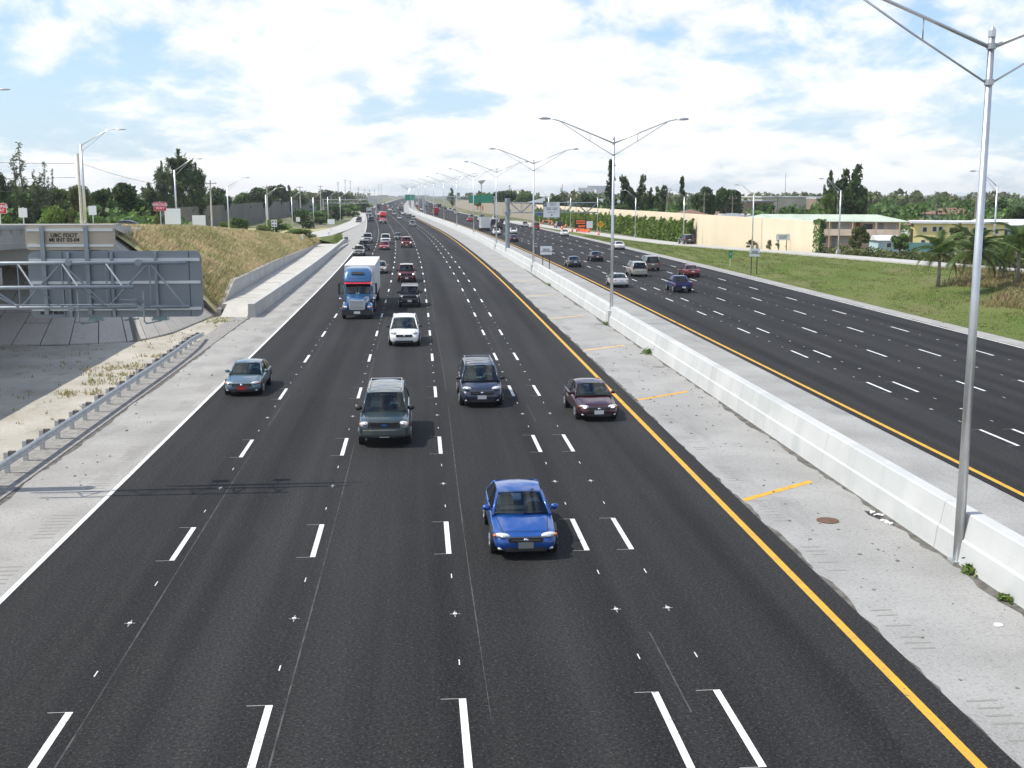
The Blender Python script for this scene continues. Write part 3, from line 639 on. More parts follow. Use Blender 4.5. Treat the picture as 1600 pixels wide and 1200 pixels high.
b = MB(); rows = []
for j in range(0, 105):
    Y = -60 + j * 4.0; x0 = 39.65; xi = rampr(Y) - 2.7; row = []
    for i in range(0, 15): row.append(x0 + (xi - x0) * i / 14)
    row += [xi + 3, xi + 6, xi + 8, xi + 12, xi + 20]
    rows.append([(x + cX(Y), Y, hR(x + cX(Y), Y) - (0.0 if i < 14 else 0.03) + (rs.uniform(-.06, .06) if 0 < i < 13 else 0)) for i, x in enumerate(row)])
b.grid(rows); struct(b.build('grass_bank', 'green_turf', smooth=True))
# ------------------------------------------------------------------ lamps, gantries, guardrail, signs
def twin_lamp():
    t = empty('twin_lamp_post')
    MB().tube([(0, 0, .15), (0, 0, 6), (0, 0, 13.55)], [.135, .108, .078], 14).build('pole', 'aluminium_pole', t, smooth=True)
    MB().tube([(0, 0, 13.5), (0, 0, 13.66), (0, 0, 13.74)], [.092, .092, .03], 12).build('cap', 'aluminium_pole', t)
    MB().box((0, 0, .12), (.42, .42, .1)).build('base_plate', 'galvanised', t)
    for z in (13.28, 12.42): MB().tube([(0, 0, z - .07), (0, 0, z + .07)], .115, 12).build('clamp', 'galvanised', t)
    for s in (-1, 1):
        b = MB().tube([(s * .1, 0, 13.28), (s * 2.0, 0, 14.05), (s * 3.7, 0, 14.72), (s * 4.15, 0, 14.87), (s * 4.7, 0, 14.97)], [.05, .045, .04, .04, .035], 8)
        b.tube([(s * .1, 0, 12.42), (s * 2.0, 0, 13.55), (s * 3.9, 0, 14.74)], .026, 6); b.tube([(s * 1.75, 0, 13.42), (s * 1.75, 0, 13.93)], .018, 6)
        a = b.build('arm', 'aluminium_pole', t, smooth=True)
        l = MB(); rows = []
        for x, w, za, zt in ((4.62, .06, 14.93, 15.0), (4.85, .13, 14.90, 15.05), (5.2, .17, 14.90, 15.08), (5.42, .12, 14.93, 15.06), (5.5, .05, 14.97, 15.03)):
            rows.append([(s * x, -w, za + .03), (s * x, -w * .6, za), (s * x, w * .6, za), (s * x, w, za + .03), (s * x, w * .6, zt), (s * x, -w * .6, zt)])
        l.grid(rows, close=True); l.f += [tuple(range(6)), tuple(range(24, 30))]; l.mi += [0, 0]; l.build('luminaire', 'galvanised', a, smooth=True, fix=True)
    return t
tl0 = twin_lamp()
ORD = ['nearest tall twin arm lamp post on the median, right edge of frame', 'second tall twin arm lamp post, beside the silver coupe', 'third twin arm lamp post, next to the small white median sign',
       'fourth twin arm lamp post, just left of the gantry column', 'fifth twin arm lamp post along the median barrier', 'sixth twin arm lamp post along the median barrier', 'seventh twin arm lamp post along the median barrier', 'eighth twin arm lamp post along the median barrier']
for k in range(19):
    Y = 28.0 + 57.0 * k; o = tl0 if k == 0 else copy_tree(tl0)
    tag(o, ORD[k] if k < 8 else 'tiny twin arm lamp post far down the median', 'lamp post', 'twin arm lamp posts on the median'); o.location = (14.10 + cX(Y) + (.22 if k else 0), Y + (.3 if not k else 0), -.1 if not k else 0); o.rotation_euler = (0, 0, cdir(Y))
def arm_lamp(h, reach, rise, m='white_plastic'):
    t = empty('arm_lamp_post'); MB().tube([(0, 0, -.3), (0, 0, h)], [.13, .085], 10).build('pole', 'pale_concrete_pole' if m == 'c' else 'aluminium_pole', t, smooth=True)
    MB().box((0, 0, .25), (.5, .5, .6)).build('base', 'slab_concrete', t)
    b = MB().tube([(0, 0, h - .1), (reach * .75, 0, h + rise * .93), (reach, 0, h + rise)], [.045, .035, .03], 7); b.tube([(0, 0, h - .8), (reach * .72, 0, h + rise * .86)], .025, 6)
    a = b.build('arm', 'aluminium_pole', t, smooth=True); MB().ball((reach + .35, 0, h + rise - .01), (.4, .15, .08)).build('luminaire', 'galvanised', a, smooth=True); return t
R0 = arm_lamp(8.6, 2.5, 1.55)
for k, (Y, lb) in enumerate([(121, 'single arm lamp post half behind the nearest twin lamp'), (154.5, 'single arm lamp post on the slip road before the motel wing'), (185, 'single arm lamp post behind the white two post sign on the bank'), (218, 'single arm lamp post right of the ivy hedge against beige wall'), (252, 'single arm lamp post before the ivy hedge, right of second twin lamp'), (290, 'single arm lamp post beside the amber diamond sign'), (325, 'single arm lamp post above the orange barrels'), (360, 'single arm lamp post behind the overhead lane sign')]):
    o = R0 if k == 0 else copy_tree(R0); tag(o, lb, 'lamp post', 'single arm lamps along the right slip road'); o.location = (rampr(Y) + 3.1 + cR(Y), Y, zr(Y)); o.rotation_euler = (0, 0, math.pi)
for k, (x, Y, lb) in enumerate([(-34.4, 90, 'single arm lamp whose head reaches in at the left edge'), (-34.6, 125, 'tall single arm lamp rising behind the tan sign back'), (-33.3, 165, 'single arm lamp before the dark feathery tree'), (-32.6, 205, 'single arm lamp between white panel and hedge, left side'), (-31.2, 245, 'single arm lamp by the round bush on the bank'), (-30.7, 290, 'single arm lamp on the left verge with a small white sign'), (-29, 330, 'single arm lamp on the left verge before the grey wall end'), (-28, 370, 'single arm lamp at the left slip road bend'), (-26.8, 410, 'farthest single arm lamp on the left verge')]):
    o = copy_tree(R0); tag(o, lb, 'lamp post', 'single arm lamps along the left slip road'); o.location = (x, Y, hL(x, Y)); o.rotation_euler = (0, 0, 0); o.scale = (1.45 if k < 2 else 1.2, 1, 1)
# utility poles and wires
def utility(x, Y, h, label, group='utility poles on the left', z=None, m='wood_pole', arms=2):
    t = empty('utility_pole', (x, Y, hL(x, Y) if z is None else z), 0, label, 'utility pole', group); w = .17
    MB().tube([(0, 0, -.5), (0, 0, h)], [w, w * .7], 8).build('pole', m, t)
    for k in range(arms): MB().box((0, -.15, h - .6 - k * 1.1), (2.2 - .3 * k, .12, .12)).build('crossarm', 'wood_pole', t)
    for k in range(3 if arms else 0): MB().tube([(-.9 + k * .9, -.15, h - .55), (-.9 + k * .9, -.15, h - .3)], .05, 6).build('insulator', 'galvanised', t)
    return t
utility(-37.2, 133, 8.2, 'thick square grey utility pole right behind the tall left lamp', m='pale_concrete_pole', arms=0)
utility(-37, 214, 10.3, 'pale concrete utility pole with small arms by the white panels', m='pale_concrete_pole')
utility(-36.6, 290, 11.6, 'pale concrete utility pole behind the lamp at the round bush', m='pale_concrete_pole')
utility(-38, 385, 12.2, 'slim utility pole before the dark verge tree, left side', z=0, m='pale_concrete_pole')
utility(-37.5, 460, 13, 'slim utility pole left of the far sign truss', z=0, m='pale_concrete_pole')
for k, (px, top, Y) in enumerate([(528, 284, 640), (539, 280, 700), (547, 282, 760), (560, 292, 900), (570, 295, 1000), (577, 296, 1100), (585, 295, 1200), (592, 288, 1300), (596, 287, 1400)]):
    p = at(px, top, Y); utility(p.x, Y, p.z, 'thin utility pole in the far row above the left carriageway', 'far utility poles', z=0)
for k, (px, top, Y) in enumerate([(1043, 293, 260), (1101, 300, 255), (1145, 306, 270), (1165, 312, 230), (1215, 304, 300), (1526, 304, 215), (1557, 322, 260), (1463, 318, 280), (1357, 322, 300)]):
    p = at(px, top, Y); utility(p.x, Y, p.z, ['slim pole between the dark tall trees on the right', 'slim pole left of the dark round trees', 'slim pole before the dark round trees', 'short pole with transformer before the tan roofs', 'slim pole before the pale warehouse', 'dark pole beside the yellow house next to near lamp', 'slim pole at the far right edge trees', 'slim pole left of the brown roof house', 'slim pole behind the motel roof'][k], 'utility poles on the right', z=0)
def wire(a, c, sag, label):
    a, c = Vector(a), Vector(c); pts = [a.lerp(c, t / 12) - Vector((0, 0, sag * 4 * (t / 12) * (1 - t / 12))) for t in range(13)]
    tag(MB().tube(pts, .022, 5).build('power_line', 'wire'), label, 'power line', 'power lines over the left slip road')
pz = hL(-37.2, 133)
for k, (dz, lb) in enumerate(((7.1, 'topmost overhead wire running left from the thick grey pole'), (5.6, 'middle overhead wire running left from the thick grey pole'), (4.4, 'lowest overhead wire running left from the thick grey pole'))):
    wire((-37.6, 133, pz + dz), (-70, 96, pz + dz + 2.5 - k * .8), .9, lb)
wire((-36.8, 133, pz + 7.1), (-37, 214, hL(-37, 214) + 9.6), 1.2, 'overhead wire from the thick grey pole to the next pale pole')
# cantilever sign gantry seen from behind, left
def gantry_left():
    Y = 38.0; t = empty('cantilever_sign_gantry', (-16.6, Y, 0), 0, 'grey steel cantilever sign truss with sign backs at the left edge', 'sign gantry'); I = Matrix.Translation((16.6, -Y, 0))
    def P(b, n, m, par=None, smooth=False):
        o = b.build(n, m, par or t, smooth=smooth)
        if par is None: o.matrix_parent_inverse = I
        return o
    P(MB().tube([(-16.6, Y, 0), (-16.6, Y, 8.3)], [.32, .26], 18), 'column', 'steel_grey', smooth=True); P(MB().box((-16.6, Y, .1), (1.1, 1.1, .2)), 'base_plate', 'slab_concrete')
    for (y, z, x1) in ((Y - .45, 7.45, -7.35), (Y - 1.15, 6.74, -8.85), (Y - .45, 6.05, -7.3)): P(MB().tube([(-16.7, y, z), (x1, y, z)], .058, 12), 'chord', 'steel_grey', smooth=True)
    xs = [-16.2, -14.5, -12.55, -11.2, -9.85, -8.5, -7.45]
    for i in range(len(xs) - 1):
        a, c = xs[i], xs[i + 1]; up = i % 2 == 0
        P(MB().tube([(a, Y - .45, 6.05 if up else 7.45), (c, Y - .45, 7.45 if up else 6.05)], .034, 7), 'diagonal', 'steel_grey')
        if c <= -8.3:
            P(MB().tube([(a, Y - .45, 7.45), ((a + c) / 2, Y - 1.15, 6.74)], .030, 7), 'diagonal', 'steel_grey'); P(MB().tube([((a + c) / 2, Y - 1.15, 6.74), (c, Y - .45, 6.05)], .030, 7), 'diagonal', 'steel_grey')
            P(MB().tube([(c, Y - .45, 7.45), (c, Y - .45, 6.05)], .024, 7), 'strut', 'steel_grey')
    for x in (-10.98, -8.82): 
        for z in (7.46, 6.02): P(MB().tube([(x, Y - .53, z), (x, Y - .37, z)], .11, 8), 'clamp', 'steel_grey')
    def panel(x0, x1, z0, z1, r, m, name):
        b = MB().prism([(u + (x0 + x1) / 2, v + (z0 + z1) / 2) for u, v in rrect(x1 - x0, z1 - z0, r, 5)], 'y', Y, Y + .03); return P(b, name, m)
    big = panel(-12.38, -6.95, 5.68, 7.80, .22, 'sign_back', 'large_sign'); small = panel(-12.40, -9.62, 7.84, 8.63, .13, 'sign_back_tan', 'small_sign')
    for z in (7.52, 6.80, 5.95): MB().box((-9.66, Y - .03, z), (5.32, .05, .09)).build('sign_rail', 'sign_rail', big)
    for z in (8.47, 7.98): MB().box((-11.0, Y - .03, z), (2.66, .05, .08)).build('sign_rail', 'sign_rail', small)
    for x in (-11.85, -10.50): P(MB().box((x, Y - .1, 7.2), (.13, .1, 2.8)), 'upright', 'steel_grey')
    for x in (-11.1, -9.75, -8.38): MB().box((x, Y - .075, 6.74), (.09, .09, 2.05)).build('upright', 'steel_grey', big)
    for x in (-11.3, -9.85, -7.35): MB().box((x, Y - .012, 6.74), (.012, .012, 2.08)).build('panel_seam', 'trim_black', big)
    text('UBC FDOT\nMI INT 03-04', .17, small, (-11.2, Y - .012, 8.225), (R(90), 0, 0), bold=.003, sp=.85)
    text('MI INT 03-04', .13, big, (-11.72, Y - .012, 5.83), (R(90), 0, 0), bold=.006)
    for x in (-10.75, -8.72):
        b = MB().tube([(x, Y - .5, 6.02), (x, Y - .55, 5.62), (x + .05, Y - .5, 5.52), (x + .3, Y + .55, 5.5)], .025, 7); b.tube([(x, Y - .5, 6.55), (x, Y - .5, 6.02)], .022, 6); f = P(b, 'light_bracket', 'steel_grey')
        MB().box((x + .28, Y + .55, 5.60), (.52, .34, .16), taper=(.8, .75)).build('sign_light', mat('fixture_teal', (0.16, 0.24, 0.26), 0.35, 0.3), f)
    P(MB().tube([(-9.25, Y - 1.15, 6.6), (-9.3, Y - 1.1, 6.35), (-8.8, Y - 1.1, 6.33), (-8.78, Y - .6, 6.1)], .02, 6), 'conduit', 'steel_grey')
    P(MB().tube([(-16.5, Y - .6, 6.15), (-8.9, Y - .6, 6.15)], .014, 6), 'conduit', 'steel_grey')
gantry_left()
def gantry_median():
    Y = 180.0; c = cX(Y); t = empty('median_sign_gantry', (14.5 + c, Y, 0), 0, 'grey cantilever gantry on the median with a white lane time sign', 'sign gantry'); P = lambda b, n, m, par=None: b.build(n, m, par or t)
    P(MB().tube([(0, 0, 0), (0, 0, 8.4)], [.36, .33], 18), 'column', 'steel_grey'); P(MB().tube([(0, 0, 8.3), (0, 0, 8.95)], .42, 18), 'column_cap', 'steel_grey'); P(MB().box((0, 0, 6.7), (.9, .9, .3)), 'collar', 'steel_grey')
    for y, z in ((-.5, 8.25), (.5, 8.25), (-.5, 6.75), (.5, 6.75)): P(MB().tube([(.3, y, z), (14.0, y, z)], .075, 8), 'chord', 'steel_grey')
    xs = [.4 + 1.7 * i for i in range(9)]
    for i in range(8):
        a, d = xs[i], xs[i + 1]
        for y in (-.5, .5): P(MB().tube([(a, y, 6.75 if i % 2 else 8.25), (d, y, 8.25 if i % 2 else 6.75)], .05, 6), 'diagonal', 'steel_grey')
        P(MB().tube([(d, -.5, 8.25), (d, .5, 8.25)], .04, 6), 'strut', 'steel_grey'); P(MB().tube([(d, -.5, 8.25), (d, -.5, 6.75)], .04, 6), 'strut', 'steel_grey')
    s = P(MB().box((6.75, -.75, 7.2), (2.5, .05, 2.35)), 'lane_sign', 'sign_white')
    MB().box((5.72, -.79, 8.02), (.5, .03, .66)).build('symbol_panel', 'letter_black', s); b = MB().prism([(0, .25), (.16, 0), (0, -.25), (-.16, 0)], 'y', -.815, -.807); b.prism([(0, .15), (.09, 0), (0, -.15), (-.09, 0)], 'y', -.820, -.8155, 1); b.build('diamond_symbol', ['letter_white', 'letter_black'], s, (5.72, 0, 8.02))
    rt = (R(90), 0, 0); text('HOV 2+\nONLY', .34, s, (6.98, -.785, 8.05), rt, sp=.85); text('7:00AM - 9:00AM\n4:00PM - 6:00PM', .25, s, (6.78, -.785, 7.32), rt, sp=.95); text('MON - FRI', .25, s, (6.78, -.785, 6.78), rt)
    MB().prism([(-.13, .12), (.13, .12), (0, -.16)], 'y', -.79, -.778).build('arrow', 'letter_black', s, (6.78, 0, 6.36))
    for x in (6.2, 7.4): P(MB().box((x, -1.1, 5.9), (.45, .3, .14)), 'sign_light', 'galvanised')
gantry_median()
# guardrail
def guardrail():
    t = empty('guardrail', (-13.95, 50, 0), 0, 'galvanised steel guardrail on posts beside the left shoulder', 'guardrail'); I = Matrix.Translation((13.95, -50, 0))
    gx = lambda Y: -13.95 - (0.0 if Y < 62 else ((Y - 62) / 15) ** 2 * .35)
    zz = lambda Y: 0.0 if Y < 73 else -(Y - 73) * .05
    prof = [(0, .48), (.055, .52), (.055, .57), (.0, .61), (.0, .65), (.055, .69), (.055, .74), (0, .79)]
    b = MB(); ys = list(np.arange(6, 78.1, 1.5)); rows = [[(gx(Y) + u, Y, v + zz(Y)) for u, v in prof] + [(gx(Y) + u - .012, Y, v + zz(Y)) for u, v in prof[::-1]] for Y in ys]
    b.grid(rows, close=True); o = b.build('rail_beam', 'galvanised', t, smooth=False); o.matrix_parent_inverse = I
    pm = MB().box((-.36, 0, .34), (.16, .13, .84)).mesh('post', 'galvanised'); bm_ = MB().box((-.17, 0, .65), (.22, .16, .34)).mesh('blockout', mat('blockout_wood', (0.16, 0.14, 0.12), 0.9))
    k = 0; Y = 8.0
    while Y < 77:
        p = obj('post', pm, t, (gx(Y) + 13.95, Y - 50, zz(Y))); obj('blockout', bm_, p); Y += 1.905
guardrail()
# roadside signs
def post_sign(name, X, Y, z0, w, h, zc, label, face='sign_white', lines=None, cat='sign', posts=2, pm='trim_black', group=None, r=.06, rz=0, back=None, lm='letter_black', ls=.2):
    t = empty(name, (X, Y, z0), rz, label, cat, group)
    p = MB().prism(rrect(w, h, r, 3), 'y', -.02, .02).build('panel', back or face, t, (0, 0, zc))
    xs = (0,) if posts == 1 else (-w * .28, w * .28)
    for x in xs: MB().box((x, .06, zc / 2 + h * .2), (.09, .07, zc + h * .4 + .3)).build('post', pm, t)
    if lines: text(lines, ls, p, (0, -.026, 0), (R(90), 0, 0), lm, bold=.004, sp=.9)
    return t, p
for X, Y, lb in ((-34.4, 99.5, 'red wrong way sign at the far left'), (-24.3, 113, 'red wrong way sign beside the white panel on the bank')):
    t, p = post_sign('wrong_way_sign', X, Y, hL(X, Y), 1.12, .80, 8.42 - hL(X, Y), lb, 'sign_red', 'WRONG\nWAY', posts=1, pm='sign_rail', group='wrong way signs', lm='letter_white', ls=.36)
    b = MB().prism(rrect(1.16, .84, .07, 3), 'y', -.018, .016); b.build('border', 'letter_white', p)
post_sign('sign_back', -34, 104, hL(-34, 104), .72, .8, 8.0 - hL(-34, 104), 'small white sign back between red sign and tall lamp', posts=1, pm='sign_rail')
post_sign('sign_back', -33.8, 125, hL(-33.8, 125), .8, .95, 7.9 - hL(-33.8, 125), 'small white sign back right behind the tall lamp', posts=1, pm='sign_rail')
post_sign('guide_sign', -33, 161, hL(-33, 161), 2.1, 2.1, 6.6 - hL(-33, 161), 'large square white panel right of the red wrong way sign', pm='sign_rail', r=.03)
post_sign('guide_sign', -33.4, 182, hL(-33.4, 182), 2.0, 1.75, 5.5 - hL(-33.4, 182), 'smaller white panel with grey edges beside the pale pole', pm='sign_rail', r=.03)
t, p = post_sign('route_sign', -27.6, 228, hL(-27.6, 228), 1.05, 1.3, 4.0 - hL(-27.6, 228), 'white sign with four dark shields above the round bush', posts=1, pm='galvanised')
for x in (-.25, .25):
    for z in (-.32, .32): MB().prism(rrect(.34, .42, .1, 3), 'y', -.035, -.022).build('shield', 'sign_back', p, (x, 0, z))
post_sign('small_sign', -29.4, 291, hL(-29.4, 291), 1.0, 1.1, 3.4 - hL(-29.4, 291), 'small white sign at the foot of a left verge lamp', posts=1, pm='galvanised')
t, p = post_sign('exit_sign', -18.6 + cX(300), 300, .1, 1.8, 1.3, 2.5, 'grey white sign on a post at the gore lawn tip', posts=1, pm='pale_concrete_pole')
post_sign('delineator', -19.2, 196, hL(-19.2, 196), .32, .9, .7, 'small white marker post in the dry grass', posts=1, pm='white_plastic')
post_sign('delineator', -17.5 + cX(262), 262, .2, .55, .5, .75, 'little white marker on the gore lawn', posts=1, pm='white_plastic')
MED = 'BUSES AND\nCARPOOLS\n2 OR MORE PERSONS'
post_sign('lane_rule_sign', 15.7, 142, 0, 1.45, 1.05, 2.75, 'small white two post sign on the median behind the barrier', lines=MED, ls=.17)
post_sign('lane_rule_sign', 39.95, 135.5, 0, 1.25, .95, 2.72, 'small white sign on two black posts at the grass bank edge', lines=MED, ls=.15)
post_sign('guide_sign', 55.0, 172, zr(172), 2.15, .95, 2.0, 'pale blue grey sign with three lines before the beige wall', face=mat('sign_paleblue', (0.62, 0.70, 0.72), .5), lines='NW 183 STREET\nSTATE ROAD\nNEXT RIGHT', ls=.2, r=.12)
post_sign('mile_marker', 40.6, 148.5, .1, .42, 1.0, 1.75, 'narrow green mile marker on the grass bank', 'sign_green', '8', posts=1, pm='pale_concrete_pole', lm='letter_white', ls=.3)
post_sign('service_sign', 35.2 + 1.6, 352, .1, 1.4, 1.0, 3.6, 'small blue sign left of the overhead lane sign', 'sign_blue', posts=1, pm='pale_concrete_pole')
t = empty('merge_sign', (45.2, 286, 0), 0, 'amber diamond merge sign in front of the ivy hedge', 'sign'); p = MB().prism([(0, .92), (.92, 0), (0, -.92), (-.92, 0)], 'y', -.02, .02).build('panel', 'sign_yellow', t, (0, 0, 2.1)); MB().box((0, .06, .9), (.1, .08, 2.2)).build('post', 'pale_concrete_pole', t)
b = MB(); b.bar((-.25, -.03, -.38), (-.25, -.03, .3), .1, .02); b.prism([(-.42, .2), (-.08, .2), (-.25, .45)], 'y', -.04, -.022); b.bar((.4, -.03, -.38), (.18, -.03, -.05), .1, .02); b.bar((.18, -.03, -.05), (.18, -.03, .3), .1, .02); b.prism([(.02, .2), (.34, .2), (.18, .45)], 'y', -.04, -.022); b.build('arrow_symbol', 'letter_black', p)
# message board trailer, blank board, barrels, fence
t = empty('message_board', (40.9, 291, 0), 0, 'dark electronic message board with amber lines by the hedge', 'message board'); p = MB().box((0, 0, 2.2), (3.1, .25, 2.2)).build('screen', 'board_black', t)
for k, z in enumerate((2.9, 2.35, 1.6)):
    b = MB(); rr_ = random.Random(k)
    for i in range(8):
        if rr_.random() < .85: b.box((-1.1 + i * .3, -.14, z), (.22, .02, .3 if k != 2 else .42))
    b.build('led_row', 'led_amber', p)
MB().box((0, 0, .7), (1.9, 1.4, .3)).build('trailer_frame', 'orange_plastic', t); MB().box((0, 0, 1.0), (.2, .2, 1.0)).build('mast', 'orange_plastic', t)
for s in (-1, 1): MB().disc((s * 1.0, 0, .32), .32, 'x', .2, 14).build('wheel', 'rubber', t)
post_sign('blank_board', 43.0, 290, 0, 1.55, 1.75, 2.0, 'blank white board right of the dark message board', pm='orange_plastic', r=.03)
bar0 = None
for k, (px, py, lb) in enumerate([(849, 349, 'leftmost orange barrel on the gore'), (858, 351, 'orange barrel second from the left on the gore'), (863, 352, 'orange barrel third from the left on the gore'), (878, 359, 'orange barrel nearest the lane left of the net fence'), (884, 356, 'orange barrel behind the one nearest the lane'), (894, 363, 'orange barrel just left of the orange net fence'), (901, 360, 'orange barrel at the left end of the net fence'), (920, 364, 'orange barrel at the right end of the net fence'), (935, 369, 'orange barrel at the foot of the amber diamond sign')]):
    q = gz(px, py, 0)
    if bar0 is None:
        bar0 = empty('traffic_barrel'); MB().tube([(0, 0, .08), (0, 0, .4), (0, 0, .42), (0, 0, .95), (0, 0, 1.05)], [.31, .29, .27, .24, .17], 14).build('drum', 'orange_plastic', bar0); MB().tube([(0, 0, 0), (0, 0, .09)], .42, 12).build('base', 'rubber', bar0)
        for z in (.3, .62, .86): MB().tube([(0, 0, z - .05), (0, 0, z + .05)], .305 - .06 * z, 14).build('reflective_band', 'letter_white', bar0)
        o = bar0
    else: o = copy_tree(bar0)
    tag(o, lb, 'traffic barrel', 'orange barrels on the right gore'); o.location = (q.x, q.y, 0)
t = empty('net_fence', (41, 268, 0), 0, 'sagging orange net fence on the right gore', 'fence'); a, c = gz(903, 363.5), gz(920, 364.5); b = MB()
for i in range(15):
    p = a.lerp(c, i / 14); q = p + Vector((0, 1.6, .9 if i % 4 else 1.2)); b.bar(p - t.location, q - t.location, .06, .06); p2 = a.lerp(c, min(1, (i + 1.2) / 14)); b.bar(p2 - t.location, q - t.location, .05, .05)
for h in (.15, .4, .65): b.bar(a + Vector((0, .8 * h, h)) - t.location, c + Vector((0, .8 * h, h * .7)) - t.location, .07, .07)
b.build('net', 'orange_plastic', t)
for i in (0, 1): MB().tube([a.lerp(c, i) - t.location, a.lerp(c, i) - t.location + Vector((0, 0, 1.3))], .05, 6).build('stake', 'orange_plastic', t)
for k, (a, c) in enumerate((((849, 347), (863, 350)), ((940, 345), (700, 300)))[:1]):
    A, B = gz(*a), gz(*c); t = empty('striped_barricade', A, 0, 'long red and white barricade bar between the left barrels', 'barricade'); MB().bar((0, 0, .8), B - A + Vector((0, 0, .8)), .1, .25).build('bar', 'orange_plastic', t)
    for e in (Vector((0, 0, 0)), B - A): MB().tube([e, e + Vector((0, 0, .9))], .04, 6).build('leg', 'sign_rail', t)
# far overhead gantries
def far_gantry(Y, xa, xb, panels, label, name='overhead_sign_gantry', zt=8.6):
    c = cX(Y); t = empty(name, (c, Y, 0), 0, label, 'sign gantry')
    for x in (xa, xb): MB().tube([(x, 0, 0), (x, 0, zt)], .3, 10).build('column', 'galvanised', t)
    for z in (zt - .2, zt - 1.6): MB().tube([(xa, 0, z), (xb, 0, z)], .13, 6).build('chord', 'galvanised', t)
    n = max(3, int(abs(xb - xa) / 2.5))
    for i in range(n): MB().tube([(xa + (xb - xa) * i / n, 0, zt - (.2 if i % 2 else 1.6)), (xa + (xb - xa) * (i + 1) / n, 0, zt - (1.6 if i % 2 else .2))], .08, 5).build('diagonal', 'galvanised', t)
    for x0, x1, z0, z1, m in panels: MB().box(((x0 + x1) / 2, -.4, (z0 + z1) / 2), (x1 - x0, .08, z1 - z0)).build('sign_panel', m, t)
far_gantry(520, 15.6, 47, [(35.5, 40.2, 5.6, 8.9, 'sign_green'), (40.5, 46, 5.6, 9.2, 'sign_green')], 'far gantry with two green signs over the right carriageway')
far_gantry(700, 14.5, 22, [(11.5, 17.5, 5.8, 9.2, 'sign_green')], 'small far green sign above the median')
far_gantry(470, -27, -6, [], 'far empty truss of grey tubes over the left slip road', zt=7.6)
# little things on the shoulder
tag(MB().tube([(0, 0, 0), (0, 0, .018)], .33, 24).build('manhole_cover', 'iron_rust', loc=(12.05, 32.4, 0.002)), 'round rusty manhole cover on the median shoulder', 'manhole cover')
for k, (px, py, lb) in enumerate(((1040, 573, 'oval drain lid farther up the shoulder beside the weeds'), (1002, 506, 'dark oval lid on the shoulder by the second lamp'), (886, 481, 'dark slot lid higher up the median shoulder'))):
    q = gz(px, py); tag(MB().tube([(0, 0, 0), (0, 0, .015)], .36, 20).build('drain_lid', 'groove_dark', loc=(min(q.x, 13.4), q.y, .002)), lb, 'drain lid')
q = gz(1560, 977); tag(MB().tube([(0, 0, 0), (0, 0, .02)], .1, 20).build('paper_plate', 'sign_white', loc=(q.x, q.y, .003)), 'round white disc lying on the median shoulder', 'litter')
rl = random.Random(5); dh = tag(MB().prism([(13.55, 33.4), (14.1, 32.9), (14.1, 31.6), (13.8, 31.9), (13.5, 32.9)], 'z', .001, .006).build('scour_hole', mat('hole_dark', (0.03, 0.028, 0.024), .8)), 'dark broken hole at the foot of the median barrier', 'pothole')  # thin flat dark plate marks the hole; no depth is modelled
for k in range(9):
    q = Vector((13.75 + rl.uniform(-.12, .2), 32.6 + rl.uniform(-.9, .5), .02)); tag(MB().box((0, 0, .02), (rl.uniform(.06, .22), rl.uniform(.04, .15), .04), rot=Matrix.Rotation(rl.uniform(0, 3), 3, 'Z') @ Matrix.Rotation(rl.uniform(-.5, .5), 3, 'X')).build('litter_scrap', rl.choice(['sign_white', 'plate_white', 'sign_rail', 'orange_plastic' if k == 3 else 'beige_x' if False else 'plate_white']), loc=q), 'pale scrap of litter in the hole at the barrier foot', 'litter', 'litter scraps at the barrier foot')
db = MB()
for k in range(260):
    x, Y = (rl.uniform(10.6, 13.9), rl.uniform(14, 75)) if rl.random() < .7 else (rl.uniform(-13.2, -11), rl.uniform(24, 85))
    s = rl.uniform(.015, .06); db.box((x, Y, s * .3), (s * 1.6, s, s * .6), rot=Matrix.Rotation(rl.uniform(0, 3), 3, 'Z'))
tag(db.build('road_grit', 'groove_dark'), 'scattered dark pebbles and grit on the shoulders', 'grit', kind='stuff')
# ------------------------------------------------------------------ vehicles (built facing -Y, origin on the road under the middle)
PAINTS = dict(blue=(0.008, 0.072, 0.31), green=(0.026, 0.050, 0.055), navy=(0.016, 0.024, 0.050), maroon=(0.050, 0.010, 0.016), teal=(0.095, 0.155, 0.185),
              white=(0.74, 0.74, 0.72), black=(0.010, 0.011, 0.013), darkred=(0.14, 0.012, 0.014), red=(0.42, 0.012, 0.014), orange=(0.34, 0.03, 0.015), gold=(0.30, 0.27, 0.21),
              silver=(0.48, 0.49, 0.49), grey=(0.16, 0.17, 0.18), tan=(0.20, 0.17, 0.14), beige=(0.44, 0.42, 0.36), indigo=(0.012, 0.020, 0.145), truckblue=(0.030, 0.115, 0.26), truckred=(0.55, 0.03, 0.03), charcoal=(0.05, 0.053, 0.058))
for k, c in PAINTS.items(): paint(k, c, 0.0 if k in ('white', 'truckred') else 0.3, 0.3)
mat('cladding_grey', (0.075, 0.085, 0.08), 0.45)
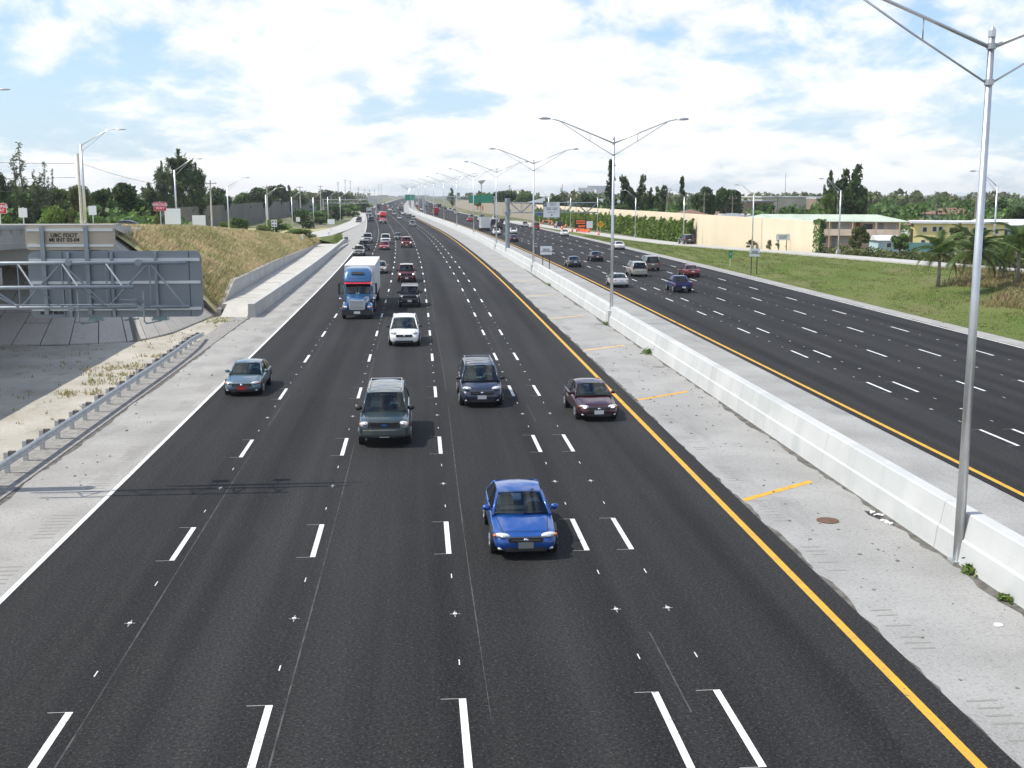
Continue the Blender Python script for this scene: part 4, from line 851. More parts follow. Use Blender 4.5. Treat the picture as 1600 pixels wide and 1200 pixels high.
# kinds: body stations (y, half width, bottom, shoulder, top), cabin (yA windscreen foot, yB head, yC rear head, yD rear foot, wb, wr, zbelt, zroof)
KINDS = {
 'sedan': dict(st=[(-2.32, .60, .30, .46, .52), (-2.25, .76, .22, .58, .64), (-2.05, .84, .19, .68, .745), (-1.55, .875, .20, .76, .83), (-.95, .885, .20, .85, .915), (-.55, .885, .20, .88, .93), (.5, .89, .20, .90, .92), (1.35, .885, .21, .93, .96), (1.75, .87, .22, .95, 1.01), (2.18, .82, .25, .92, .97), (2.30, .76, .34, .74, .78), (2.33, .62, .42, .58, .60)],
    cab=(-.95, -.18, 1.05, 1.72, .80, .60, .915, 1.43), wh=(-1.42, 1.33, .315), tr=.755, grille=(.46, .13, .56), lamp=(.61, -2.10, .62, .23, .17, .085), tail=(.60, 2.20, .78, .17, .1, .08), plate=(.40, -2.335, .42), bplate=(2.34, .72), intake=(1.1, .1, .30)),
 'suv': dict(st=[(-2.60, .80, .42, .62, .66), (-2.54, .93, .36, .96, 1.02), (-2.40, .97, .34, 1.04, 1.10), (-1.8, .985, .36, 1.09, 1.16), (-1.25, .99, .36, 1.12, 1.19), (-.9, .99, .36, 1.14, 1.18), (.6, .99, .36, 1.15, 1.17), (2.2, .985, .38, 1.15, 1.18), (2.52, .96, .42, 1.12, 1.16), (2.60, .90, .48, .9, .92)],
    cab=(-1.22, -.62, 2.42, 2.56, .88, .70, 1.17, 1.90), wh=(-1.62, 1.42, .39), tr=.83, grille=(.62, .22, .88), lamp=(.74, -2.50, .90, .20, .12, .12), tail=(.82, 2.53, .98, .08, .07, .15), plate=(.36, -2.63, .50), bplate=(2.62, .85), intake=(1.0, .12, .56), rack=True, boxy=True),
 'minivan': dict(st=[(-2.50, .64, .32, .52, .58), (-2.42, .82, .24, .68, .74), (-2.18, .91, .22, .82, .90), (-1.75, .955, .24, .93, 1.01), (-1.3, .97, .24, 1.02, 1.10), (-.8, .975, .24, 1.04, 1.10), (.6, .98, .24, 1.05, 1.08), (2.0, .97, .25, 1.05, 1.08), (2.42, .93, .28, 1.02, 1.06), (2.52, .84, .38, .80, .82)],
    cab=(-1.38, -.42, 2.18, 2.46, .88, .68, 1.08, 1.76), wh=(-1.48, 1.50, .34), tr=.81, grille=(.52, .14, .70), lamp=(.66, -2.14, .84, .22, .20, .10), tail=(.80, 2.42, .96, .09, .08, .18), plate=(.40, -2.50, .50), bplate=(2.53, .80), intake=(1.15, .12, .34), rack=True),
 'jeep': dict(st=[(-2.2, .78, .46, .66, .70), (-2.15, .88, .40, .98, 1.03), (-2.0, .90, .38, 1.04, 1.09), (-1.4, .91, .38, 1.07, 1.12), (-.85, .91, .38, 1.09, 1.13), (.5, .91, .38, 1.10, 1.12), (1.9, .905, .40, 1.10, 1.12), (2.14, .88, .44, 1.07, 1.10), (2.2, .82, .5, .9, .92)],
    cab=(-.82, -.42, 2.0, 2.12, .82, .70, 1.12, 1.76), wh=(-1.36, 1.32, .38), tr=.78, grille=(.60, .20, .92), lamp=(.62, -2.10, .93, .12, .1, .11), tail=(.80, 2.15, 1.05, .08, .08, .14), plate=(.36, -2.22, .58), bplate=(2.22, .85), intake=(1.2, .08, .55), rack=True, boxy=True, slots=7),
 'pickup': dict(st=[(-2.45, .70, .42, .58, .62), (-2.38, .84, .34, .78, .84), (-2.2, .87, .32, .90, .95), (-1.5, .88, .33, .95, 1.01), (-.95, .885, .33, .99, 1.03), (.4, .885, .33, 1.0, 1.01), (.9, .885, .35, 1.0, 1.0), (2.3, .88, .38, 1.0, 1.0), (2.44, .87, .42, .99, .99), (2.46, .84, .5, .9, .9)],
    cab=(-.98, -.45, .62, .80, .80, .64, 1.02, 1.58), wh=(-1.5, 1.45, .36), tr=.77, grille=(.56, .16, .78), lamp=(.66, -2.30, .78, .14, .12, .09), tail=(.82, 2.45, .85, .05, .05, .13), plate=(.36, -2.47, .48), bplate=(2.50, .56), intake=(1.0, .1, .46), bed=True, boxy=True),
}
def grid_glass(b, p00, p10, p11, p01, bulge, n=6, m=0):   # curved pane between four corners, bulged along a vector
    rows = []
    for j in range(5):
        v = j / 4; a = p00.lerp(p01, v); c = p10.lerp(p11, v)
        rows.append([a.lerp(c, i / n) + bulge * (1 - (2 * i / n - 1) ** 2) * (0.65 + 0.35 * (1 - v)) for i in range(n + 1)])
    b.grid(rows, m)
def pane(b, quad, th=0.012):                                # flat pane with thickness
    q = [Vector(p) for p in quad]; n = (q[1] - q[0]).cross(q[-1] - q[0]).normalized() * th; k = len(q)
    b.add(q + [p + n for p in q], [tuple(range(k))[::-1], tuple(range(k, 2 * k))] + [(i, (i + 1) % k, (i + 1) % k + k, i + k) for i in range(k)])
def car_parts(kind, root, pm, lit=False, plate='plate_white', people=True, rack=None, lower=None):
    K = KINDS[kind]; P = lambda b, n, m, **k: b.build(n, m, root, **k)
    b = MB(); rows = []
    for y, w, zb_, zs, zc in K['st']:
        half = [(w * .80, zb_), (w * .97, zb_ + .10), (w * 1.0, zb_ + (zs - zb_) * .52), (w * .985, zs - .07), (w * .93, zs - .005), (w * .74, zs + (zc - zs) * .55), (w * .38, zc - .006)]
        rows.append([(0, y, zb_)] + [(x, y, z) for x, z in half] + [(0, y, zc)] + [(-x, y, z) for x, z in half[::-1]])
    b.grid(rows, close=True); n = len(rows[0]); k = len(rows) - 1
    b.f += [tuple(range(n))[::-1], tuple(range(k * n, k * n + n))]; b.mi += [0, 0]
    body = P(b, 'body', pm, smooth=True, fix=True); smooth_sub(body, 2)
    yA, yB, yC, yD, wb, wr, z0, z1 = K['cab']; box = K.get('boxy')
    # roof, pillars
    b = MB(); rows = []; nx = 8
    for j in range(7):
        t = j / 6; y = yB - .02 + (yC - yB + .04) * t; zz = z1 - (.045 if box else .07) * (2 * t - 1) ** 2; w = wr + .015
        rows.append([(w * (2 * i / nx - 1), y - (0.10 if box else .13) * (1 - (2 * i / nx - 1) ** 2) * (1 - t) + .04 * (1 - (2 * i / nx - 1) ** 2) * t, zz - .05 * abs(2 * i / nx - 1) ** 2.5) for i in range(nx + 1)])
    b.grid(rows); b.grid([[(x, y, z - .05) for x, y, z in r][::-1] for r in rows])
    nn = nx + 1
    rim = [(0, i) for i in range(nn)] + [(j, nx) for j in range(1, 7)] + [(6, i) for i in range(nx - 1, -1, -1)] + [(j, 0) for j in range(5, 0, -1)]
    for (j0, i0), (j1, i1) in zip(rim, rim[1:] + rim[:1]):
        a, c = rows[j0][i0], rows[j1][i1]; b.add([a, c, (c[0], c[1], c[2] - .05), (a[0], a[1], a[2] - .05)], [(3, 2, 1, 0)])
    zr_ = z1 - .09 if not box else z1 - .07
    yM = yA + (yD - yA) * (.50 if not K.get('bed') else .94)
    for s in (-1, 1):
        b.bar((s * (wb - .01), yA - .03, z0 - .05), (s * wr, yB + .02, zr_), .075, .085)
        b.bar((s * (wb - .02), yD + .0, z0 - .06), (s * (wr - .02), yC - .04, zr_ - .03), .10, .12)
    P(b, 'roof', pm, smooth=True)
    b = MB()
    for s in (-1, 1): b.bar((s * (wb), yM, z0 - .03), (s * (wr + .012), (yM * .75 + .25 * (yB + yC) / 2), zr_), .05, .09)
    P(b, 'door_pillar', 'trim_black')
    # glass
    V = Vector
    gb = .16 if not box else .08
    b = MB(); grid_glass(b, V((-wb + .07, yA, z0 + .0)), V((wb - .07, yA, z0 + .0)), V((wr - .06, yB, zr_ + .02)), V((-wr + .06, yB, zr_ + .02)), V((0, -gb, gb * .25)))
    P(b, 'windshield', 'auto_glass', smooth=True)
    b = MB(); grid_glass(b, V((wb - .09, yD, z0 + .02)), V((-wb + .09, yD, z0 + .02)), V((-wr + .08, yC, zr_ + .02)), V((wr - .08, yC, zr_ + .02)), V((0, .07, 0)))
    P(b, 'rear_window', 'auto_glass' if not box else 'tinted_glass', smooth=True)
    for s in (-1, 1):
        for ya, yb2, ta, tb in ((yA + .12, yM - .05, None, None), (yM + .05, yD - .08, None, None)):
            if yb2 - ya < .2: continue
            f = lambda y: (y - yA) / (yD - yA)
            top = lambda y: yB + .06 + (yC - yB - .1) * f(y)
            q = [V((s * (wb + .005), ya, z0)), V((s * (wb + .005), yb2, z0)), V((s * (wr + .02), min(top(yb2), yC - .03), zr_)), V((s * (wr + .02), top(ya) + .05, zr_))]
            b = MB(); pane(b, q if s > 0 else q[::-1]); P(b, 'side_window', 'auto_glass' if ya < 0 else 'tinted_glass')
    # cabin: dash deck, seats, driver
    b = MB().box((0, (yA + yD) / 2 + .02, z0 - .005), ((wb - .06) * 2, yD - yA - .02, .03)); b.box((0, yA + .32, z0 + .03), ((wb - .1) * 2, .38, .09)); b.tube([(-.0 + .38, yA + .50, z0 + .02), (.38, yA + .56, z0 + .13)], .19, 12)
    P(b, 'dashboard', 'cabin_dark')
    ys_ = [yA + .95] + ([yA + 1.85] if not K.get('bed') and yD - yA > 2.3 else [])
    for y in ys_:
        for sx in (-.37, .37):
            b = MB().box((sx, y, z0 + .10), (.46, .14, .30), rot=None, taper=(.85, .8)); b.box((sx, y + .04, z0 + .33), (.25, .1, .15), taper=(.8, .8)); P(b, 'seat', 'seat_cloth')
    if people:
        b = MB().ball((.37, yA + .80, z0 + .33), (.085, .1, .125), 1); b.ball((.37, yA + .82, z0 + .37), (.092, .1, .1), 2); b.ball((.37, yA + .84, z0 + .06), (.22, .13, .20), 0, 14, 8)
        b.tube([(.37, yA + .83, z0 + .2), (.37, yA + .8, z0 + .3)], .05, 8, 1); b.tube([(.2, yA + .8, z0 + .14), (.22, yA + .6, z0 + .06)], .045, 6, 0); b.tube([(.54, yA + .8, z0 + .14), (.52, yA + .6, z0 + .06)], .045, 6, 0)
        P(b, 'driver', ['shirt', 'skin', 'hair'], smooth=True)
    # wheels
    y1, y2, r = K['wh']; tr = K['tr']; w_ = max(s[1] for s in K['st'])
    for y in (y1, y2):
        for s in (-1, 1):
            b = MB().disc((s * (w_ - .075), y, r + .035), r + .075, 'x', .165, 24); P(b, 'wheel_arch', 'trim_black')
            b = MB().tube([(s * (w_ - .20), y, r), (s * (w_ - .03), y, r), (s * (w_ + .012), y, r)], [r, r, r - .04], 24); wo = P(b, 'wheel', 'rubber', smooth=False)
            b = MB().disc((s * (w_ + .012), y, r), r * .62, 'x', .03, 20)
            for q in range(5):
                a = q * 2 * math.pi / 5; b.bar((s * (w_ + .03), y, r), (s * (w_ + .03), y + math.cos(a) * r * .58, r + math.sin(a) * r * .58), .02, .07)
            b.build('rim', 'rim_alloy', wo)
    # lamps
    lx, ly, lz, rx, ry, rz = K['lamp']
    for s in (-1, 1):
        rot = Matrix.Rotation(s * R(24 if not box else 6), 3, 'Z') @ Matrix.Rotation(R(-18 if not box else 0), 3, 'X')
        h = MB().ball((s * lx, ly, lz), (rx, ry, rz), 0, 14, 8, rot); hl = P(h, 'headlight', 'lamp_glass', smooth=True)
        MB().ball((s * (lx - .02), ly - ry * .62, lz + .01), (rx * .45, ry * .5, rz * .62), 0, 10, 6).build('bulb', 'lamp_lit' if lit else 'chrome', hl, smooth=True)
        if kind in ('sedan', 'suv', 'jeep'): MB().ball((s * (lx + rx * .72), ly + .03, lz + .005), (rx * .33, ry * .8, rz * .62), 0, 10, 6, rot).build('indicator', 'lamp_amber', hl, smooth=True)
        tx, ty, tz, ax, ay, az = K['tail']; t_ = MB().ball((s * tx, ty, tz), (ax, ay, az), 0, 12, 7) if not box else MB().box((s * tx, ty, tz), (ax * 2, ay * 2, az * 2))
        P(t_, 'tail_light', 'tail_red', smooth=not box)
        # mirror
        b = MB().ball((s * (wb + .15), yA + .30, z0 + .09), (.12, .07, .085) if not box else (.14, .08, .11)); b.bar((s * (wb - .02), yA + .3, z0 + .02), (s * (wb + .11), yA + .3, z0 + .06), .05, .05)
        P(b, 'mirror', pm if kind == 'sedan' else 'trim_black', smooth=True)
    yf = K['st'][0][0]
    gw, gh, gzz = K['grille']
    if kind != 'pickup' or True:
        b = MB().prism(rrect(gw * 2, gh, gh * .3), 'y', yf - .025, yf + .22); o = P(b, 'grille', 'trim_black', loc=(0, 0, gzz))
        if K.get('slots'):
            for q in range(K['slots']): MB().box((-gw * .82 + q * gw * 1.64 / (K['slots'] - 1), yf - .03, 0), (.05, .02, gh * 1.0)).build('grille_bar', pm, o)
        elif box:
            for s in (-1, 1): MB().bar((s * gw * .98, yf - .03, gh * .55), (s * gw * .80, yf - .03, -gh * .55), .05, .03).build('grille_bar', 'chrome', o)
            MB().bar((-gw, yf - .03, gh * .55), (gw, yf - .03, gh * .55), .04, .04).build('grille_bar', 'beige_trim' if False else 'chrome', o)
            MB().ball((0, yf - .03, 0), (.11, .015, .045)).build('badge', 'sign_blue', o, smooth=True)
        else:
            MB().box((0, yf - .03, 0), (gw * 1.7, .02, .022)).build('grille_bar', 'chrome', o)
            MB().ball((0, yf - .035, .0), (.075, .02, .055)).build('badge', 'chrome', o, smooth=True)
    iw, ih, iz = K['intake']; b = MB().prism(rrect(iw, ih, ih * .4), 'y', yf - .012, yf + .3); P(b, 'air_intake', 'trim_black', loc=(0, 0, iz))
    for s in (-1, 1): P(MB().ball((s * (iw / 2 + .12), yf + (.10 if not box else .045), iz + .01), (.075, .05, .045)), 'fog_light', 'lamp_glass', smooth=True)
    if lower:
        b = MB(); rows = []
        for x in [-1, -.95, -.8, -.45, 0, .45, .8, .95, 1]:
            y_ = yf - .05 + .22 * abs(x) ** 4; rows.append([(x * w_ * .99, y_, .44), (x * w_ * .99, y_ - .03, .52), (x * w_ * .99, y_ - .03, .68), (x * w_ * .99, y_ + .02, .74), (x * w_ * .99, yf + .4, .74), (x * w_ * .99, yf + .4, .44)])
        b.grid(rows, close=True); P(b, 'bumper', lower, smooth=False, fix=True)
        for s in (-1, 1): MB().bar((s * (w_ + .005), yf + .3, .5), (s * (w_ + .005), -yf - .3, .5), .03, .16).build('side_cladding', lower, root)
    pw, py_, pz = K['plate']; o = P(MB().box((0, py_, pz), (pw, .03, .17)), 'licence_plate', plate)
    byy, bz = K['bplate']; P(MB().box((0, byy, bz), (.34, .03, .16)), 'licence_plate', 'plate_white')
    yr = -yf; b = MB().prism(rrect(w_ * 1.8, .16, .06), 'y', K['st'][-1][0] - .12, K['st'][-1][0] + .03); P(b, 'rear_bumper', pm if not K.get('bed') else 'trim_black', loc=(0, 0, K['st'][-1][2] + .04))
    # bonnet shut lines and wipers
    b = MB(); b.tube([(-.45, yA - .10, z0 + .035), (.05, yA - .16, z0 + .035)], .011, 5); b.tube([(.1, yA - .13, z0 + .035), (.55, yA - .06, z0 + .035)], .011, 5); P(b, 'wiper', 'trim_black')
    if (K.get('rack') if rack is None else rack):
        b = MB()
        for s in (-1, 1): b.tube([(s * (wr - .06), yB + .25, z1 + .03), (s * (wr - .06), yC - .15, z1 + .03)], .022, 6); 
        for s in (-1, 1):
            for q in range(3): b.box((s * (wr - .06), yB + .25 + q * (yC - yB - .4) / 2, z1 + .0), (.03, .06, .06))
        for q in range(4): b.bar((-wr + .06, yB + .5 + q * (yC - yB - .7) / 3, z1 + .035), (wr - .06, yB + .5 + q * (yC - yB - .7) / 3, z1 + .035), .07, .02)
        P(b, 'roof_rack', 'chrome' if kind != 'minivan' else 'steel_grey')
    if K.get('bed'):
        P(MB().box((0, 1.65, 1.004), (1.5, 1.45, .02)), 'cargo_bed', 'trim_black')
        b = MB()
        for s in (-1, 1): b.box((s * .82, 1.65, 1.03), (.12, 1.55, .08))
        b.box((0, 2.42, 1.03), (1.75, .08, .08)); P(b, 'bed_rail', pm)
    return root
from mathutils.bvhtree import BVHTree
def seams(body, root, K):                        # shut lines of bonnet and doors laid on the body surface
    dg = bpy.context.evaluated_depsgraph_get(); ev = body.evaluated_get(dg); me = ev.to_mesh(); t = BVHTree.FromPolygons([v.co.copy() for v in me.vertices], [tuple(p.vertices) for p in me.polygons]); ev.to_mesh_clear()
    yA, yB, yC, yD, wb, wr, z0, z1 = K['cab']; st = K['st']; w = max(q[1] for q in st); zb_ = st[4][2]; y0 = st[0][0]; b = MB()
    def lay(pts, d, wid=.011):
        hs = []
        for p in pts:
            h = t.ray_cast(Vector(p), Vector(d))
            if h[0] is not None: hs.append((h[0] + h[1] * .004, h[1]))
        for (p, n), (q, n2) in zip(hs[:-1], hs[1:]):
            if (q - p).length > .5 or (q - p).length < 1e-4: continue
            sd_ = (q - p).cross(n).normalized() * wid / 2; b.add([p - sd_, p + sd_, q + sd_, q - sd_], [(0, 1, 2, 3), (3, 2, 1, 0)])
    for s in (-1, 1):
        lay([(s * (w * .80 - .12 * (1 - k / 12)), y0 + .25 + (yA - y0 - .28) * k / 12, 3) for k in range(13)], (0, 0, -1), .016)
        yM = yA + (yD - yA) * .5
        for y in (yA + .05, yM, min(yD - .1, yM + (yM - yA))): lay([(s * 3, y, zb_ + .12 + (z0 - .1 - zb_ - .12) * k / 6) for k in range(7)], (-s, 0, 0), .016)
        lay([(s * 3, yA + .05 + (min(yD - .1, 2 * yM - yA) - yA - .05) * k / 10, zb_ + .13) for k in range(11)], (-s, 0, 0), .014)
        for y in (yM - .16, yM + .75):
            if y < yD - .1: h = t.ray_cast(Vector((s * 3, y, z0 - .13)), Vector((-s, 0, 0))); b.box(h[0] + Vector((s * .012, 0, 0)), (.03, .16, .03)) if h[0] is not None else None
    lay([(-w * .66 + w * 1.32 * k / 10, y0 + .24 + .05 * abs(k - 5) / 5, 3) for k in range(11)], (0, 0, -1), .016)
    b.build('shut_lines', 'trim_black', root)['kind'] = 'stuff'
PROTO = {}
def place(o, X, Yfront, kind, away, z=0.025, rz=0.0):
    half = -KINDS[kind]['st'][0][0] if kind in KINDS else 0
    Yc = Yfront + half                       # Yfront is the end nearest to the camera
    o.location = (X, Yc, z); o.rotation_euler = (0, 0, (math.pi if away else 0) + cdir(Yc) + rz)
def vehicle(kind, color, X, Y, label, away=False, cat='car', group=None, name=None, z=0.025, rz=0.0, bendX=True, lit=False, fresh=False, **kw):
    key = (kind, lit, tuple(sorted(kw.items())))
    nm = name or {'sedan': 'sedan', 'suv': 'suv', 'minivan': 'minivan', 'jeep': 'suv', 'pickup': 'pickup_truck'}[kind]
    pm = 'carpaint_' + color
    if key not in PROTO:
        o = empty(nm); car_parts(kind, o, pm, lit=lit, **kw); seams([c_ for c_ in o.children if c_.name.startswith('body')][0], o, KINDS[kind]); PROTO[key] = (o, pm)
    else:
        src, spm = PROTO[key]; o = copy_tree(src); o.name = nm
        for ch in list(o.children) + [g_ for c_ in o.children for g_ in c_.children]:
            if ch.type == 'MESH' and ch.data.materials and ch.data.materials[0] == MATS[spm]:
                ch.material_slots[0].link = 'OBJECT'; ch.material_slots[0].material = MATS[pm]
    for kk in ('label', 'category', 'group'):
        if kk in o: del o[kk]
    tag(o, label, cat, group); place(o, X + (cX(Y) if bendX else 0), Y, kind, away, z, rz); return o
LG, RG = 'vehicles driving towards the camera', 'vehicles driving away from the camera'
vehicle('sedan', 'blue', 2.74, 29.3, 'bright blue sedan, the closest car of all', group=LG, plate='plate_grey')
vehicle('suv', 'green', -1.38, 43.4, 'big dark green suv with roof rack left of the navy minivan', cat='suv', group=LG, lower='cladding_grey')
vehicle('minivan', 'navy', 2.80, 51.4, 'dark navy minivan with roof rack beside the dark green suv', cat='minivan', group=LG)
vehicle('sedan', 'maroon', 7.5, 47.8, 'dark maroon sedan with lit headlamps touching the yellow edge line', group=LG, lit=True, rz=R(2))
vehicle('sedan', 'teal', -8.45, 55.3, 'teal sedan with red front plate in the left edge lane', group=LG, plate='plate_red', rz=R(-1))
vehicle('minivan', 'white', -0.95, 73.0, 'white people carrier in front of the black suv', cat='minivan', group=LG, people=True, rack=False)
vehicle('jeep', 'black', -0.75, 98.6, 'boxy black suv with slotted grille behind the white minivan', cat='suv', group=LG)
vehicle('suv', 'darkred', -1.2, 127, 'dark red suv with silver roof behind the boxy black suv', cat='suv', group=LG, lit=True, rack=False)
vehicle('sedan', 'gold', -4.5, 141.5, 'golden sedan half hidden behind the blue lorry', group=LG)
vehicle('suv', 'orange', -1.0, 210.5, 'orange red suv with bright headlamps far down the middle lane', cat='suv', group=LG, lit=True, rack=False)
vehicle('sedan', 'red', -4.9, 202, 'low red car ahead of the white suv in the far traffic', group=LG)
vehicle('suv', 'white', -4.9, 226, 'white suv right behind the low red car', cat='suv', group=LG, rack=False)
vehicle('pickup', 'beige', -8.6, 182.5, 'pale beige pickup first of three vehicles along the left edge', cat='pickup truck', group=LG)
vehicle('jeep', 'black', -8.3, 199.5, 'black suv second of three along the left edge line', cat='suv', group=LG)
vehicle('suv', 'silver', -8.5, 230.5, 'silver suv third of three along the left edge line', cat='suv', group=LG, rack=False)
vehicle('sedan', 'charcoal', -2.4, 247, 'dark sedan just behind the white suv in the distance', group=LG)
vehicle('jeep', 'silver', 3.6, 348, 'lone silver crossover in the far middle lanes facing us', cat='suv', group=LG)
# going away
vehicle('sedan', 'silver', 20.9, 118, 'silver coupe seen past the second lamp pole', True, group=RG, people=True)
vehicle('minivan', 'beige', 25.9, 133.4, 'champagne minivan with large rear window between coupe and tan suv', True, 'minivan', RG, rack=False)
vehicle('suv', 'tan', 29.5, 143.3, 'tan suv ahead of the champagne minivan', True, 'suv', RG, rack=False)
vehicle('pickup', 'indigo', 25.9, 111.2, 'small deep blue pickup with white plate', True, 'pickup truck', RG)
vehicle('sedan', 'darkred', 31.8, 131.8, 'dark red hatch to the right of the tan suv', True, group=RG)
vehicle('sedan', 'green', 20.9, 151.6, 'dark green sedan near the yellow line on the far carriageway', True, group=RG)
vehicle('sedan', 'black', 26.0, 164.5, 'black car ahead of the dark green sedan', True, group=RG)
vehicle('sedan', 'white', 36.0, 200, 'white sedan in the outermost far lane next to the grass', True, group=RG)
vehicle('sedan', 'maroon', 20.9, 234, 'dark maroon car just past the gantry column', True, group=RG)
vehicle('jeep', 'charcoal', 49.0, 208, 'charcoal suv on the right hand slip road before the beige wall', True, 'suv', None, z=0.55, bendX=False, rz=R(4))
vehicle('sedan', 'navy', -36.6, 150, 'dark blue car whose roof shows above the bridge parapet', cat='car', z=zcrest(152) + .03, bendX=False, rz=R(90))
# ---- lorries
def wheel_pair(b_root, x, y, r, w, name='wheel'):
    for s in (-1, 1):
        wo = MB().disc((s * x, y, r), r, 'x', w, 22).build(name, 'rubber', b_root); MB().disc((s * (x + w / 2), y, r), r * .58, 'x', .03, 16).build('rim', 'rim_alloy', wo)
def lorry(color, X, Y, label, trailer=True, stripe='sign_red'):
    pm = 'carpaint_' + color; t = empty('semi_truck', label=label, cat='truck', group=LG); P = lambda b, n, m, **k: b.build(n, m, t, **k)
    # bonnet
    def loft(name, st, m, sub=1):
        b = MB(); rows = []
        for y, w, za, zs, zc in st: rows.append([(-w, y, za), (w, y, za), (w * 1.01, y, (za + zs) / 2), (w * .97, y, zs), (w * .5, y, zc), (-w * .5, y, zc), (-w * .97, y, zs), (-w * 1.01, y, (za + zs) / 2)])
        b.grid(rows, close=True); b.f += [tuple(range(8))[::-1], tuple(range((len(rows) - 1) * 8, len(rows) * 8))]; b.mi += [0, 0]
        o = P(b, name, m, smooth=True, fix=True); 
        if sub: smooth_sub(o, sub)
        return o
    loft('hood', [(-4.2, .62, .75, 1.45, 1.55), (-4.14, .66, .75, 1.50, 1.6), (-3.9, .72, .75, 1.62, 1.72), (-3.2, .86, .75, 1.78, 1.88), (-2.6, 1.0, .75, 1.88, 1.98), (-2.4, 1.02, .75, 1.9, 2.0)], pm)
    for s in (-1, 1):
        b = MB(); rows = []
        for y, w0, za, zt in ((-4.1, .42, .62, 1.0), (-4.0, .52, .6, 1.12), (-3.6, .56, .72, 1.28), (-3.1, .56, .95, 1.3), (-2.7, .5, .7, 1.22), (-2.55, .4, .6, 1.1)):
            rows.append([(s * (1.24 - w0), y, za), (s * 1.24, y, za), (s * 1.25, y, (za + zt) / 2), (s * 1.16, y, zt), (s * (1.2 - w0), y, zt + .1)])
        b.grid(rows, close=True); b.f += [tuple(range(5))[::-1], tuple(range(25, 30))]; b.mi += [0, 0]; o = P(b, 'fender', pm, smooth=True, fix=True); smooth_sub(o, 1)
        h = P(MB().ball((s * .93, -4.08, .98), (.15, .1, .11)), 'headlight', 'lamp_glass', smooth=True); MB().ball((s * 1.13, -4.04, .98), (.07, .08, .08)).build('indicator', 'lamp_amber', h, smooth=True)
        b = MB().box((s * 1.52, -2.5, 2.35), (.16, .14, .95)); b.tube([(s * 1.12, -2.3, 1.95), (s * 1.5, -2.5, 1.95)], .025, 6); b.tube([(s * 1.12, -2.3, 2.75), (s * 1.5, -2.5, 2.75)], .025, 6); P(b, 'mirror', 'trim_black')
        P(MB().ball((s * 1.36, -3.5, 1.62), (.12, .08, .1)), 'hood_mirror', 'chrome', smooth=True)
        P(MB().box((s * 1.16, .6, .75), (.12, 3.0, .75)), 'side_fairing', pm)
    b = MB().prism(rrect(1.30, .78, .12), 'y', -4.30, -4.1); gr = P(b, 'grille', 'sign_rail', loc=(0, 0, 1.18))
    for k in range(7): MB().box((0, -4.31, -.3 + k * .1), (1.18, .02, .03)).build('grille_bar', 'chrome', gr)
    b = MB().prism(rrect(2.5, .42, .14), 'y', -4.34, -4.0); bp = P(b, 'bumper', 'carpaint_charcoal', loc=(0, 0, .56)); MB().box((0, -4.36, .0), (.5, .03, .2)).build('licence_plate', 'plate_white', bp)
    MB().box((0, -4.35, -.14), (1.4, .03, .14)).build('air_intake', 'trim_black', bp)
    # cab with windscreen
    loft('cab', [(-2.42, 1.10, .8, 1.9, 1.95), (-2.3, 1.16, .8, 2.05, 2.1), (-2.05, 1.18, .8, 2.75, 2.8), (-1.8, 1.19, .8, 2.9, 3.0), (.5, 1.19, .8, 3.0, 3.1), (1.0, 1.19, .8, 3.0, 3.1)], pm)
    V = Vector; b = MB(); grid_glass(b, V((-1.03, -2.46, 1.98)), V((1.03, -2.46, 1.98)), V((1.0, -2.18, 2.72)), V((-1.0, -2.18, 2.72)), V((0, -.12, .02)))
    P(b, 'windshield', 'tinted_glass', smooth=True)
    P(MB().box((0, -2.49, 2.35), (.06, .05, .75)), 'windshield_pillar', 'trim_black')
    P(MB().prism([(-2.60, 2.75), (-2.12, 2.82), (-2.12, 2.87), (-2.6, 2.79)], 'x', -1.1, 1.1), 'sun_visor', stripe)
    b = MB(); b.tube([(-.12, -3.0, 2.06), (0, -3.12, 1.95), (.12, -3.0, 2.06)], .03, 6); P(b, 'hood_emblem', 'chrome')
    loft('roof_fairing', [(-2.3, 1.08, 2.8, 2.95, 2.98), (-2.1, 1.14, 2.8, 3.2, 3.25), (-1.75, 1.17, 2.8, 3.75, 3.85), (-1.4, 1.18, 2.8, 3.95, 4.02), (.6, 1.18, 2.8, 4.0, 4.08), (.8, 1.16, 2.8, 3.98, 4.0)], pm)
    o = P(MB().prism(rrect(1.05, .22, .08), 'y', -.06, .06), 'roof_vent', 'trim_black', loc=(0, -1.93, 3.58)); o.rotation_euler = (R(-32), 0, 0)
    b = MB(); b.tube([(-.75, -2.12, 3.25), (-.68, -2.16, 3.16), (.68, -2.16, 3.16), (.75, -2.12, 3.25)], .02, 6); P(b, 'fairing_seam', 'trim_black')
    for s in (-1, 1):
        q = [V((s * 1.205, -2.1, 2.0)), V((s * 1.205, -1.35, 2.0)), V((s * 1.205, -1.35, 2.7)), V((s * 1.205, -1.95, 2.7))]; b = MB(); pane(b, q if s > 0 else q[::-1]); P(b, 'side_window', 'tinted_glass')
        P(MB().tube([(s * .95, 1.12, .8), (s * .95, 1.12, 3.9)], .07, 10), 'exhaust_stack', 'chrome')
    wheel_pair(t, 1.08, -3.35, .5, .3); wheel_pair(t, 1.05, 2.0, .5, .42); wheel_pair(t, 1.05, 3.3, .5, .42)
    P(MB().box((0, 1.6, .8), (.9, 5.0, .25)), 'chassis', 'trim_black')
